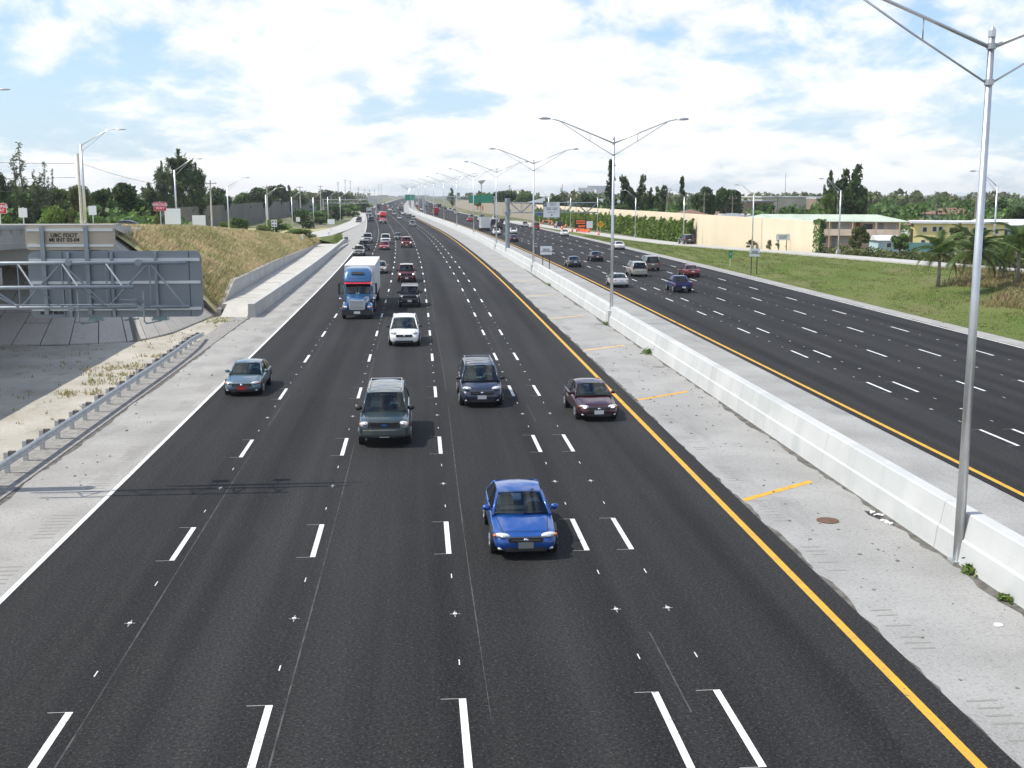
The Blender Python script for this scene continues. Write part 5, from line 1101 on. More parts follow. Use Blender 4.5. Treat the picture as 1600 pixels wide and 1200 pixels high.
    if trailer:
        tr = P(MB().box((0, 8.35, 2.62), (2.58, 13.9, 2.86)), 'trailer', mat('trailer_white', (0.76, 0.76, 0.75), 0.4))
        for k in range(16): 
            for s in (-1, 1): MB().box((s * 1.297, 1.9 + k * .86, 2.62), (.014, .05, 2.7)).build('side_rib', 'sign_rail', tr)
        MB().box((0, 1.395, 2.62), (2.3, .012, 2.5)).build('front_panel', 'trailer_white', tr)
        wheel_pair(t, 1.05, 12.6, .5, .42); wheel_pair(t, 1.05, 13.9, .5, .42)
    Yc = Y + 4.3; t.location = (X + cX(Y), Yc, .025); t.rotation_euler = (0, 0, cdir(Yc)); t.scale = (.95, .95, .95); return t
lorry('truckblue', -4.75, 89.4, 'blue semi truck with tall roof fairing pulling a white trailer')
lorry('truckred', -4.9, 384, 'red semi truck far along the second lane', trailer=False, stripe='carpaint_truckred')
# ---- small far traffic: one mesh each
def toycar(kind):
    K = KINDS[kind]; b = MB(); rows = []
    for y, w, zb_, zs, zc in K['st'][::2] + [K['st'][-1]]: rows.append([(-w * .9, y, zb_), (w * .9, y, zb_), (w, y, (zb_ + zs) / 2), (w * .9, y, zs), (0, y, zc), (-w * .9, y, zs), (-w, y, (zb_ + zs) / 2)])
    b.grid(rows, close=True); n = 7; b.f += [tuple(range(n))[::-1], tuple(range((len(rows) - 1) * n, len(rows) * n))]; b.mi += [0, 0]
    yA, yB, yC, yD, wb, wr, z0, z1 = K['cab']
    c = [(-wb, yA, z0), (wb, yA, z0), (wb, yD, z0), (-wb, yD, z0), (-wr, yB, z1), (wr, yB, z1), (wr, yC, z1), (-wr, yC, z1)]
    b.add(c, [(0, 1, 5, 4), (1, 2, 6, 5), (2, 3, 7, 6), (3, 0, 4, 7)], 1); b.add(c[4:], [(0, 1, 2, 3)], 0)
    for s in (-1, 1): b.bar((s * wb, yA, z0), (s * wr, yB, z1 - .02), .09, .09); b.bar((s * wb, yD, z0), (s * wr, yC, z1 - .02), .12, .12)
    y1, y2, r = K['wh']
    for y in (y1, y2):
        for s in (-1, 1): b.disc((s * (K['st'][4][1] - .1), y, r), r, 'x', .24, 10, 2)
    lx, ly, lz, rx, ry, rz = K['lamp']; tx, ty, tz, ax, ay, az = K['tail']
    for s in (-1, 1): b.box((s * lx, ly - ry * .6, lz), (rx * 1.6, .16, rz * 1.5), 3); b.box((s * tx, ty + .02, tz), (ax * 2, .12, az * 1.6), 4)
    return b.mesh('far_' + kind, ['carpaint_white', 'tinted_glass', 'rubber', 'lamp_glass', 'tail_red'])
TOY = {k: toycar(k) for k in ('sedan', 'suv', 'minivan', 'pickup')}
b = MB().box((0, .8, 2.2), (2.4, 6.0, 2.7)); b.box((0, -3.1, 1.4), (2.2, 1.7, 1.6), 0, taper=(.95, .8)); b.box((0, -3.75, 1.75), (1.9, .5, .6), 1); b.box((0, 0, .6), (2.0, 7.2, .5), 2)
for y in (-3, 2.3):
    for s in (-1, 1): b.disc((s * 1.0, y, .48), .48, 'x', .3, 10, 2)
TOY['box_truck'] = b.mesh('far_box_truck', ['carpaint_white', 'tinted_glass', 'rubber'])
WORD = dict(white='white', silver='silver', black='black', grey='grey', red='red', beige='beige', navy='navy', charcoal='dark grey', teal='teal', maroon='maroon', gold='golden', green='dark green', tan='tan')
def far_car(kind, color, x, Y, away, label=None):
    o = obj({'sedan': 'sedan', 'suv': 'suv', 'minivan': 'minivan', 'pickup': 'pickup_truck', 'box_truck': 'box_truck'}[kind], TOY[kind]); kw = {'sedan': 'sedan', 'suv': 'suv', 'minivan': 'minivan', 'pickup': 'pickup', 'box_truck': 'box truck'}[kind]
    o.material_slots[0].link = 'OBJECT'; o.material_slots[0].material = MATS['carpaint_' + color]
    o.location = (x + cX(Y), Y, .025); o.rotation_euler = (0, 0, cdir(Y) + (math.pi if away else 0))
    side = 'in the dense traffic far down the right carriageway' if away else 'in the far oncoming traffic beyond the red semi truck'
    tag(o, label or f'small {WORD[color]} {kw} {side}', {'sedan': 'car', 'suv': 'suv', 'minivan': 'minivan', 'pickup': 'pickup truck', 'box_truck': 'truck'}[kind],
        f'far {WORD[color]} {kw}s going away' if away else f'far {WORD[color]} {kw}s coming closer')
rf = random.Random(21); LL = (-8.3, -4.8, -1.1, 2.6, 7.5); RL = (21.1, 26.05, 29.45, 32.75, 36.1)
COLS = ['white', 'white', 'silver', 'silver', 'black', 'charcoal', 'grey', 'white', 'beige', 'navy', 'red', 'maroon', 'gold']
far_car('box_truck', 'white', 21.1, 306, True, 'plain white box truck by the median in the far traffic'); far_car('sedan', 'white', 21.2, 276, True, 'white sedan behind the white box truck'); far_car('sedan', 'white', 26.0, 283, True, 'white sedan in the lane right of the white box truck')
far_car('suv', 'black', 26.0, 318, True, 'black suv ahead of two white sedans in the far traffic'); far_car('suv', 'red', 36.1, 318, True, 'bright red suv in the outer lane past the gantry column'); far_car('pickup', 'white', 36.1, 340, True, 'white pickup ahead of the bright red suv'); far_car('suv', 'maroon', 44.5, 330, True, 'maroon suv on the right slip road in the distance'); far_car('sedan', 'white', 36.2, 268, True, 'white sedan below the sign of the median gantry')
used = []
def traffic(lanes, y0, y1, n, away):
    k = 0
    while k < n:
        Y = y0 + (y1 - y0) * rf.random() ** 1.1; ln = rf.randrange(len(lanes))
        if any(abs(Y - a) < 13 and ln == c for a, c in used): continue
        used.append((Y, ln)); k += 1
        far_car(rf.choice(['sedan', 'sedan', 'suv', 'suv', 'minivan', 'pickup', 'box_truck' if rf.random() < .5 else 'suv']), rf.choice(COLS), lanes[ln] + rf.uniform(-.3, .3), Y, away)
far_car('sedan', 'silver', 2.6, 452, False, 'silver sedan just beyond the red semi truck on its right'); far_car('suv', 'black', -8.5, 405, False, 'black suv left of the red semi truck near the slip road'); far_car('sedan', 'charcoal', -12.6, 420, False, 'dark car coming off the left slip road merge')
far_car('sedan', 'charcoal', -12.8, 400, False, 'dark sedan on the slip road merge left of the edge line')
traffic(LL, 440, 1150, 26, False); used.clear()
traffic(RL, 345, 1100, 52, True)
# ------------------------------------------------------------------ walls and buildings
make_concrete('beige_wall', (0.70, 0.59, 0.43), (0.76, 0.65, 0.49), 0.12, (0.48, 0.40, 0.30), 0.25, 'pos')
make_concrete('tan_wall', (0.30, 0.265, 0.21), (0.36, 0.32, 0.26), 0.12, (0.24, 0.21, 0.17), 0.25, 'pos')
make_concrete('grey_wall', (0.155, 0.145, 0.125), (0.20, 0.19, 0.165), 0.15, (0.11, 0.10, 0.09), 0.3, 'pos')
wallx = interp([161, 218, 305, 400, 700], [57.1, 55.3, 53.0, 52.0, 50.0]); lwx = interp([241, 400, 720], [-53.5, -49, -41])
def noise_wall(name, label, xf, ya, yb, step, ztop, m, thick=.25, zbot=-.3, curve=True):
    t = empty(name, (xf(ya) + cX(ya), ya, 0), 0, label, 'wall'); Y = ya; I = Matrix.Translation(-t.location)
    while Y < yb - .1:
        Yb = min(yb, Y + step); b = MB(); zt = ztop(Y) if callable(ztop) else ztop
        b.grid([[(xf(y) + cX(y), y, zbot), (xf(y) + cX(y) + thick, y, zbot), (xf(y) + cX(y) + thick, y, zt), (xf(y) + cX(y), y, zt)] for y in (Y + .02, Yb - .02)], close=True)
        b.f += [(0, 1, 2, 3), (7, 6, 5, 4)]; b.mi += [0, 0]; o = b.build('wall_panel', m, t, fix=True); o.matrix_parent_inverse = I
        b = MB().box((xf(Y) + cX(Y) + thick / 2, Y, zt / 2), (thick - .03, .05, zt - .12)); o = b.build('joint_post', m, t); o.matrix_parent_inverse = I; Y = Yb
    return t
noise_wall('noise_wall', 'long beige noise wall behind the right slip road', wallx, 161, 428, 6.1, 5.75, 'beige_wall')
noise_wall('noise_wall', 'greyish tan noise wall farther down the right side', wallx, 429, 900, 12, lambda Y: 5.9, 'tan_wall')
noise_wall('noise_wall', 'dark grey noise wall in front of the left trees', lwx, 240, 720, 8, 6.5, 'grey_wall')
# orange work panels on the far tan wall
for k, (px, py, Y) in enumerate(((702, 318, 640), (711, 320, 610), (748, 324, 500))):
    p = at(px, py, Y); tag(MB().box((0, 0, 0), (.2, 3.2, 2.2)).build('orange_banner', 'orange_plastic', loc=(wallx(Y) + cX(Y) - .4, Y, 2.6)), 'small orange panel on the far tan wall', 'panel', 'orange panels on the far wall')
for n, c in dict(motel_wall=(0.62, 0.44, 0.32), motel_roof=(0.45, 0.52, 0.42), motel_rail=(0.68, 0.56, 0.44), house_yellow=(0.82, 0.70, 0.32), house_white=(0.60, 0.60, 0.57), roof_brown=(0.20, 0.115, 0.075), roof_grey=(0.24, 0.26, 0.28), roof_white=(0.66, 0.67, 0.66), teal_wall=(0.20, 0.42, 0.40), pale_blue_wall=(0.42, 0.55, 0.58), warehouse_cream=(0.52, 0.49, 0.41), warehouse_brown=(0.30, 0.22, 0.17), tower_white=(0.62, 0.63, 0.64), roof_orange=(0.38, 0.14, 0.07), curtain=(0.42, 0.41, 0.39), door_brown=(0.20, 0.07, 0.04)).items():
    mat(n, c, 0.8, noise=(tuple(x * .82 for x in c), 0.5, 5, 0.4, 0.65))
def house(name, label, x0, x1, y0, y1, h, m, roof='hip', rm='roof_brown', rh=1.6, over=.5, cat='house', wins=None, win=(1.1, 1.1), doors=None, rz=0, z=0):
    cx, cy = (x0 + x1) / 2, (y0 + y1) / 2; t = empty(name, (cx, cy, z), rz, label, cat); w, d = (x1 - x0) / 2, (y1 - y0) / 2
    MB().box((0, 0, h / 2), (2 * w, 2 * d, h)).build('wall', m, t); a, b_ = w + over, d + over
    if roof == 'hip': r = max(.1, a - b_) if a > b_ else 0.1; q = max(.0, b_ - a); b = MB().add([(-a, -b_, h), (a, -b_, h), (a, b_, h), (-a, b_, h), (-r if a > b_ else 0, -q, h + rh), (r if a > b_ else 0, q, h + rh)], [(0, 1, 5, 4), (2, 3, 4, 5), (1, 2, 5), (3, 0, 4), (3, 2, 1, 0)]); b.box((0, 0, h - .06), (2 * a, 2 * b_, .1))
    elif roof == 'gable': b = MB().prism([(-b_, h), (b_, h), (0, h + rh)], 'x', -a, a)
    else: b = MB().box((0, 0, h + .16), (2 * a, 2 * b_, .36))
    b.build('roof', rm, t)
    for x, zz in wins or []:
        f = MB().box((x, -d - .02, zz), (win[0] + .2, .08, win[1] + .2)).build('window', 'house_white', t); MB().box((x, -d - .06, zz), (win[0], .03, win[1])).build('pane', 'window_pane', f)
    for x, zz in doors or []: MB().box((x, -d - .03, zz), (.95, .08, 2.05)).build('door', 'door_brown', t)
    return t
# motel
def motel():
    t = house('motel', 'two storey motel with pale green roof and pink balcony front', 59.5, 88.0, 206, 214, 4.75, 'motel_wall', 'hip', 'motel_roof', 1.15, 1.3, 'motel', rz=R(-20)); d = 4.0
    MB().box((0, -d - .75, 2.32), (28.6, 1.5, .2)).build('balcony_floor', 'motel_rail', t)
    for k in range(8): MB().box((-14 + k * 4, -d - 1.42, 2.35), (.16, .16, 4.7)).build('balcony_post', 'motel_rail', t)
    for k in range(7): MB().box((-12 + k * 4, -d - 1.44, 2.9), (3.75, .08, .95)).build('balcony_panel', 'motel_rail', t)
    for fl in (0, 1):
        for k in range(7):
            x = -12.2 + k * 4; f = MB().box((x + .9, -d - .02, 1.35 + fl * 2.4), (1.75, .08, 1.25)).build('window', 'house_white', t); MB().box((x + .9, -d - .07, 1.35 + fl * 2.4), (1.55, .03, 1.05)).build('pane', 'window_pane' if k % 2 else 'curtain', f); MB().box((x - .9, -d - .03, 1.1 + fl * 2.4), (.85, .08, 1.95)).build('door', 'door_brown' if (k + fl) % 3 == 0 else 'roof_grey', t)
motel()
house('yellow_house', 'yellow two storey block with white flat roof edge', 88.4, 103.3, 196.5, 205.5, 4.5, 'house_yellow', 'flat', 'roof_white', cat='house', rz=R(-20), wins=[(-5.6, 3.4), (-4.0, 3.5), (-3.0, 3.5), (-1.2, 3.3), (1.2, 3.2), (3.0, 3.4), (4.2, 3.4), (6.1, 3.2), (-5.8, 1.2), (-4.4, 1.2), (-3.3, 1.2), (-1.3, 1.1), (1.4, 1.1)], win=(.6, .75))
house('white_house', 'pale house with white roof at the right edge behind palms', 105, 121, 207, 217, 3.9, 'pale_blue_wall', 'gable', 'roof_white', 1.0, wins=[(-5, 2.4), (-1, 2.4), (3, 2.4)])
house('brown_roof_house', 'white house with brown hip roof above the yellow block', 132, 143.5, 288, 296, 4.5, 'house_white', 'hip', 'roof_brown', 1.6, .6, wins=[(-4.4, 3.6), (-1.7, 3.6), (1.0, 3.6), (3.9, 3.6)], win=(.55, 1.2))
house('low_brown_house', 'low brown roofed house left of the brown roof house', 112, 122, 258, 268, 2.6, 'house_white', 'hip', 'roof_brown', 1.5, .6)
house('garden_shed', 'pale blue shed with white gable roof before the motel', 76.0, 79.6, 187, 191, 2.0, 'pale_blue_wall', 'gable', 'roof_white', .8, .3, 'shed', wins=[(0, 1.2)], win=(.7, .7))
for k, (xa, xb, lb) in enumerate(((81.5, 90.5, 'teal garden wall below the yellow block'), (96, 104, 'teal garden wall between the palms at the right'))):
    t = empty('garden_wall', ((xa + xb) / 2, 190, 0), 0, lb, 'wall')
    for i in range(4): MB().box((-(xb - xa) / 2 + (i + .5) * (xb - xa) / 4, 0, .75), ((xb - xa) / 4 - .03, .12, 1.5)).build('wall_panel', 'teal_wall', t)
house('grey_roof_hall', 'long grey roofed hall behind the wall, left of the lane sign', 46, 62, 470, 490, 5.9, 'house_white', 'hip', 'roof_grey', 2.6, 1, 'hall'); house('grey_roof_hall', 'grey roofed hall behind the wall, right of the lane sign', 66, 86, 450, 470, 5.6, 'house_white', 'hip', 'roof_grey', 2.8, 1, 'hall')
house('pale_warehouse', 'wide cream warehouse above the motel roof', 132, 158, 440, 470, 8.3, 'warehouse_cream', 'flat', 'roof_white', cat='warehouse'); house('brown_warehouse', 'brown block in front of the cream warehouse', 148, 157, 425, 436, 7.9, 'warehouse_brown', 'flat', 'roof_white', cat='warehouse', over=.1)
house('tan_warehouse', 'tan low building left of the cream warehouse', 100, 118, 380, 400, 7.0, 'warehouse_brown', 'flat', 'roof_grey', cat='warehouse'); house('mobile_home', 'long white low roof among the trees behind the beige wall', 80, 96, 300, 308, 3.2, 'house_white', 'gable', 'roof_white', 1.2, cat='house')
house('mobile_home', 'low red brown roof just above the beige wall', 58, 68, 262, 272, 4.4, 'house_white', 'hip', 'roof_brown', 1.7, cat='house')
house('mobile_home', 'low grey roof above the beige wall beside the motel', 60, 72, 236, 246, 4.3, 'house_white', 'hip', 'roof_grey', 1.3, cat='house')
# far skyline
def block(px0, px1, top, Y, label, m='tower_white', wins=True, group=None):
    a, c = at(px0, top, Y), at(px1, top, Y); t = empty('city_block', ((a.x + c.x) / 2, Y, 0), 0, label, 'building', group); w = c.x - a.x
    MB().box((0, 0, a.z / 2), (w, 18, a.z)).build('wall', m, t); MB().box((0, 0, a.z + .3), (w * .98, 17.6, .6)).build('roof', 'roof_white', t)
    if wins:
        n = max(2, int(w / 5)); r = max(1, int(a.z / 5))
        for i in range(n):
            for j in range(r): MB().box((-w / 2 + (i + .5) * w / n, -9.03, 2.5 + j * (a.z - 3) / r), (w / n * .45, .08, 1.8)).build('window', 'window_pane', t)
    return t
block(902, 930, 294, 1500, 'white tower block group on the horizon, left part'); block(916, 952, 291, 1540, 'taller white tower block on the horizon above the lane sign'); block(930, 955, 297, 1480, 'lower white tower block on the right of the horizon group')
rb_ = random.Random(31)
for k, px in enumerate([606, 622, 640, 660, 672, 690, 728, 742, 765, 1385, 1395, 1408, 1424, 1440, 1452, 1490, 1512, 1530, 1548, 1572, 1590, 20, 60, 520, 575, 590]):
    w = rb_.uniform(10, 24); Y = rb_.uniform(1150, 1600) if px > 800 or px < 580 else rb_.uniform(2620, 2750); block(px, px + w, 307.5 - rb_.uniform(0, 3.0), Y, 'pale low building far away on the skyline', rb_.choice(['tower_white', 'warehouse_cream', 'house_white']), wins=False, group='far skyline buildings')
p = at(752, 284, 1300); t = empty('water_tower', (p.x, 1300, 0), 0, 'white bowl water tower on the horizon by the fifth lamp', 'water tower')
MB().tube([(0, 0, 0), (0, 0, p.z - 2)], [1.0, .7], 12).build('stem', 'tower_white', t); MB().tube([(0, 0, p.z - 2.5), (0, 0, p.z - .5), (0, 0, p.z + 1.6), (0, 0, p.z + 2.1)], [.8, 3.2, 4.8, 3], 18).build('tank', 'tower_white', t, smooth=True)
p = at(1228, 270, 600); t = empty('radio_mast', (p.x, 600, 0), 0, 'thin tall radio mast above the cream warehouse', 'mast'); MB().tube([(0, 0, 0), (0, 0, p.z)], [.25, .12], 6).build('mast', 'galvanised', t)
for k in range(3): MB().box((0, 0, p.z * (.5 + .2 * k)), (.9, .05, .05)).build('antenna', 'galvanised', t)
house('white_roof_house', 'small house with white pointed roof behind the left sign', -66.5, -60.5, 196, 204, 4.4, 'house_white', 'gable', 'roof_white', 1.6, .4); house('orange_roof_house', 'small orange roofed house among the left trees', -71, -65, 228, 236, 4.2, 'house_white', 'hip', 'roof_orange', 1.6, .4)
# ------------------------------------------------------------------ vegetation
def np_quads(name, V, m):
    n = len(V) // 4; me = bpy.data.meshes.new(name); me.vertices.add(n * 4); me.vertices.foreach_set('co', V.astype(np.float32).ravel())
    me.loops.add(n * 4); me.loops.foreach_set('vertex_index', np.arange(n * 4, dtype=np.int32)); me.polygons.add(n); me.polygons.foreach_set('loop_start', np.arange(0, n * 4, 4, dtype=np.int32))
    me.materials.append(MATS[m]); me.update(calc_edges=True); return me
def leaf_quads(rg, P, size, asp=0.55, droop=0.0, up=0.0):     # diamond leaf clumps at points P
    n = len(P); a = rg.normal(size=(n, 3)); a[:, 2] = a[:, 2] * (1 - abs(up)) + up * 2 - droop * 2; a /= np.linalg.norm(a, axis=1)[:, None]
    b = rg.normal(size=(n, 3)); b -= (b * a).sum(1)[:, None] * a; b /= np.linalg.norm(b, axis=1)[:, None]
    s = size * rg.uniform(.55, 1.35, (n, 1)); V = np.empty((n, 4, 3)); V[:, 0] = P - a * s; V[:, 1] = P + b * s * asp; V[:, 2] = P + a * s; V[:, 3] = P - b * s * asp
    return V.reshape(-1, 3)
def shell_points(rg, blobs, n, inner=.55):
    w = np.array([b[1][0] * b[1][1] + b[1][0] * b[1][2] for b in blobs]); k = rg.choice(len(blobs), n, p=w / w.sum()); d = rg.normal(size=(n, 3)); d /= np.linalg.norm(d, axis=1)[:, None]
    r = inner + (1 - inner) * rg.random((n, 1)) ** .6; r = r * (1 + .14 * rg.normal(size=(n, 1)) * (rg.random((n, 1)) < .25))
    C = np.array([b[0] for b in blobs])[k]; Rr = np.array([b[1] for b in blobs])[k]; return C + d * r * Rr
VEG = {}
def proto_tree(kind, seed):
    key = (kind, seed)
    if key in VEG: return VEG[key]
    rg = np.random.default_rng(seed + 100); ro = random.Random(seed); b = MB()
    if kind in ('broad', 'round', 'bush', 'clump'):
        H, W = 10.0, {'broad': 5.0, 'round': 4.2, 'bush': 6.0, 'clump': 4.4}[kind]; z0 = {'broad': 3.0, 'round': 2.2, 'bush': .3, 'clump': 1.0}[kind]; blobs = []
        if kind == 'clump':
            for q in range(6):
                ax, ay, hq = ro.uniform(-.75, .75) * W, ro.uniform(-.5, .5) * W, ro.uniform(.62, 1.0) * (H - .6)
                for j in range(9):
                    t = j / 8; rr_ = W * ro.uniform(.19, .30) * (1.25 - .55 * t); blobs.append(((ax * (.25 + .75 * t) + ro.uniform(-.3, .3), ay * (.25 + .75 * t) + ro.uniform(-.3, .3), z0 + .8 + (hq - z0 - .8) * t), (rr_, rr_, rr_ * .75)))
        for i in range({'broad': 15, 'round': 13, 'bush': 14, 'clump': 4}[kind]):
            a = ro.uniform(0, 6.28); t = ro.random(); rr_ = W * (.72 if kind != 'clump' else .78) * math.sqrt(ro.random()) * (1 - .5 * t ** 2); z = z0 + 1.3 + (H - z0 - 2.6) * t
            s = ro.uniform(.75, 1.25) * W * (.36 if kind != 'clump' else .2); blobs.append(((math.cos(a) * rr_, math.sin(a) * rr_, z), (s, s, s * .8)))
        P_ = shell_points(rg, blobs, {'bush': 2600, 'clump': 5600}.get(kind, 3800)); V = leaf_quads(rg, P_, .40 if kind != 'bush' else .5, .5)
        b.tube([(0, 0, -.5), (ro.uniform(-.2, .2), 0, z0 + .8), (0, ro.uniform(-.3, .3), H * .7)], [.34, .26, .1], 8)
        for c, s in blobs[:9]: b.tube([(0, 0, z0 * .7 + ro.uniform(0, 1)), tuple(.5 * x for x in c[:2]) + ((z0 + c[2]) / 2 + .3,), c], [.17, .11, .05], 6)
    elif kind == 'feather':                                   # casuarina: upright plumes of needles
        pts = []; H = 10.0; b.tube([(0, 0, -.5), (.1, 0, 5), (0, .1, 9.6)], [.28, .18, .04], 8)
        for i in range(26):
            a = ro.uniform(0, 6.28); z = ro.uniform(1.6, 8.2); L_ = (10.4 - z) * ro.uniform(.28, .5); lean = ro.uniform(.45, .9); e = (math.cos(a) * L_ * lean, math.sin(a) * L_ * lean, z + L_ * ro.uniform(.55, .95)); s = (0, 0, z); b.tube([s, e], [.07, .02], 5)
            m_ = 150; t = rg.random((m_, 1)) ** .7; q = np.array(s) + (np.array(e) - np.array(s)) * (t * 1.08 + .1) + rg.normal(size=(m_, 3)) * np.array([.36, .36, .40]) * (1.15 - t * .6); pts.append(q)
        t = rg.random((220, 1)); pts.append(np.concatenate([rg.normal(size=(220, 2)) * .28 * (1.1 - t), 6 + 4.2 * t], 1)); V = leaf_quads(rg, np.concatenate(pts), .40, .22, droop=-.12)
    elif kind == 'plume':                                     # loose tall plumes, sky between
        pts = []; H = 10.0
        for sx, hh in ((0, 10), (-1.1, 8.8), (1.5, 6.9), (2.6, 5.2), (-2.1, 6.2)):
            tip = np.array([sx + ro.uniform(-.2, .2), ro.uniform(-.8, .8), hh]); base = np.array([sx * .25, 0, -.3]); b.tube([tuple(base), tuple((base + tip) / 2 + np.array([sx * .15, 0, 0])), tuple(tip)], [.14, .08, .02], 6)
            for j in range(16):
                t = .22 + .76 * j / 15; c = base + (tip - base) * t; n_ = int(44 * (1.25 - t)); L_ = .95 * (1.2 - t); a = ro.uniform(0, 6.28); d = np.array([math.cos(a) * L_, math.sin(a) * L_ * .8, .55 * L_]); q = c + d * rg.random((n_, 1)) + rg.normal(size=(n_, 3)) * .13; pts.append(q); b.tube([tuple(c), tuple(c + d)], [.03, .01], 4)
        V = leaf_quads(rg, np.concatenate(pts), .30, .17, up=.25)
    elif kind == 'spire':                                     # araucaria-like tiers
        pts = []; H = 10.0; b.tube([(0, 0, -.5), (0, 0, 9.8)], [.2, .03], 7)
        for j in range(26):
            z = 1.6 + j * .32 + ro.uniform(-.12, .12); L_ = 1.45 * (1 - (z - 1.6) / 9.6) + .15
            for i in range(3):
                a = ro.uniform(0, 6.28); m_ = 26; t = rg.random((m_, 1)) ** .7; d = np.array([math.cos(a), math.sin(a), .12]) * L_ * ro.uniform(.35, 1.2); pts.append(np.array([0, 0, z]) + d * t + rg.normal(size=(m_, 3)) * np.array([.1, .1, .16])); b.tube([(0, 0, z), tuple(np.array([0, 0, z]) + d)], [.03, .01], 4)
        V = leaf_quads(rg, np.concatenate(pts), .30, .4)
    elif kind == 'column': 
        blobs = [((ro.uniform(-.25, .25), ro.uniform(-.25, .25), 1.2 + i * .85), (.75 * (1 - abs(i - 4) * .09),) * 2 + (.8,)) for i in range(10)]; V = leaf_quads(rg, shell_points(rg, blobs, 1500), .26, .5); b.tube([(0, 0, -.5), (0, 0, 9)], [.18, .04], 6)
    VEG[key] = (V, b); return VEG[key]
TM = {}
def tree(kind, seed, px, top, Y, wpx, leaf, label, name='tree', zg=0.0, group=None, cat='tree', x=None, bark='bark'):
    p = at(px, top, Y); H = max(.8, p.z - zg); natw = {'broad': 10.5, 'round': 9.0, 'bush': 12.0, 'clump': 9.5, 'feather': 6.5, 'plume': 6.2, 'spire': 2.9, 'column': 1.9}[kind]
    key = (kind, seed, leaf)
    if key not in TM: V, b = proto_tree(kind, seed); TM[key] = (np_quads('crown', V, leaf), b.mesh('trunk', bark))
    t = empty(name, (p.x, Y, zg), random.Random(px).uniform(0, 6.28), label, cat, group); s = H / 10.0; w = wpx * Y / FPX / natw
    t.scale = (w, w, s); obj('crown', TM[key][0], t); obj('trunk', TM[key][1], t); return t
G1, G2 = 'trees behind the left slip road', 'trees behind the right noise wall'
LT = [('plume', 1, 32, 222, 185, 92, 'leaf_pine', 'tallest feathery pale pine at the far left'), ('plume', 2, 62, 252, 190, 60, 'leaf_pine', 'shorter feathery pine right of the tallest one'), ('feather', 1, -6, 256, 180, 62, 'leaf_pine', 'feathery tree cut by the left edge'), ('plume', 3, 82, 264, 200, 44, 'leaf_pine', 'small wispy pine above the left foliage'),
      ('broad', 1, 18, 287, 195, 80, 'leaf_mid', 'green tree behind the leftmost wrong way sign'), ('broad', 2, 62, 288, 200, 70, 'leaf_olive', 'olive tree behind the small white sign back'), ('round', 1, 98, 288, 205, 62, 'leaf_mid', 'green round tree in the middle of the left foliage'), ('broad', 3, 128, 290, 200, 58, 'leaf_olive', 'olive tree just left of the thick grey pole'), ('round', 2, 158, 292, 215, 42, 'leaf_dark', 'dark tree right behind the tall left lamp'), ('column', 1, 171, 290, 210, 12, 'leaf_mid', 'narrow column tree right of the tall left lamp'),
      ('round', 3, 200, 283, 205, 70, 'leaf_dark', 'large dark round tree right of the tall left lamp'), ('feather', 2, 232, 287, 225, 52, 'leaf_pine', 'pale feathery tree left of the big dark one'), ('feather', 3, 278, 236, 292, 74, 'leaf_dark', 'big dark feathery tree, highest on the left side'), ('feather', 4, 305, 256, 300, 60, 'leaf_dark', 'dark tree fused to the right of the highest one'), ('feather', 5, 252, 254, 280, 48, 'leaf_pine', 'left shoulder tree of the highest dark tree'), ('round', 4, 246, 322, 190, 16, 'leaf_olive', 'small cone shrub at the grey wall end'),
      ('broad', 4, 340, 288, 345, 58, 'leaf_dark', 'dark tree behind the first pale pole'), ('round', 5, 376, 301, 400, 34, 'leaf_mid', 'low green tree above the grey wall'), ('broad', 1, 399, 291, 440, 56, 'leaf_dark', 'domed dark tree above the grey wall centre'), ('broad', 2, 432, 288, 510, 46, 'leaf_dark', 'dark tree behind the second pale pole'), ('column', 2, 451, 287, 550, 8, 'leaf_dark', 'narrow dark cypress above the grey wall'), ('broad', 3, 466, 298, 600, 44, 'leaf_mid', 'tree right of the narrow cypress'), ('round', 1, 488, 299, 700, 34, 'leaf_olive', 'small olive tree before the far poles'), ('broad', 5, 514, 297, 800, 46, 'leaf_dark', 'dark tree behind the far left truss'), ('round', 2, 540, 301, 900, 34, 'leaf_mid', 'distant green tree above the truss')]
for k, (kd, sd_, px, top, Y, w, lf, lb) in enumerate(LT): tree(kd, sd_, px, top, Y, w, lf, lb, {'plume': 'feathery_pine', 'feather': 'feathery_pine', 'column': 'cypress'}.get(kd, 'broadleaf_tree'), 2.0 if Y < 240 else 0.5, G1)
SH = [('bush', 1, 432, 341, 262, 52, 'leaf_light', 'bright green shrub in front of the grey wall'), ('bush', 2, 472, 326, 330, 48, 'leaf_dark', 'dark shrub tree on the verge left of the slim pole'), ('bush', 3, 500, 330, 380, 46, 'leaf_mid', 'verge shrub row, first after the dark shrub'), ('bush', 4, 520, 318, 430, 46, 'leaf_dark', 'tall dark verge shrub under the truss'), ('bush', 1, 545, 318, 500, 40, 'leaf_mid', 'verge shrub near the slip road bend'), ('bush', 2, 372, 340, 230, 40, 'leaf_mid', 'green shrub right of the white panels'), ('bush', 3, 352, 347, 215, 26, 'leaf_light', 'pale shrub at the foot of the first pale pole'), ('bush', 4, 565, 311, 600, 34, 'leaf_dark', 'dark hedge clump far along the left carriageway'), ('bush', 2, 410, 352, 228, 30, 'leaf_olive', 'olive scrub between shrub and bank'), ('bush', 3, 75, 322, 150, 60, 'leaf_light', 'light green shrub under the small white sign back'), ('bush', 1, 10, 335, 140, 50, 'leaf_light', 'light green shrub at the left edge above the parapet'), ('bush', 4, 140, 325, 160, 50, 'leaf_mid', 'green shrub left of the thick grey pole')]
for kd, sd_, px, top, Y, w, lf, lb in SH: tree(kd, sd_, px, top, Y, w, lf, lb, 'shrub', float(np.interp(Y, [140, 200, 300], [3.2, 1.2, 0.0])), 'shrubs beside the left slip road', 'shrub')
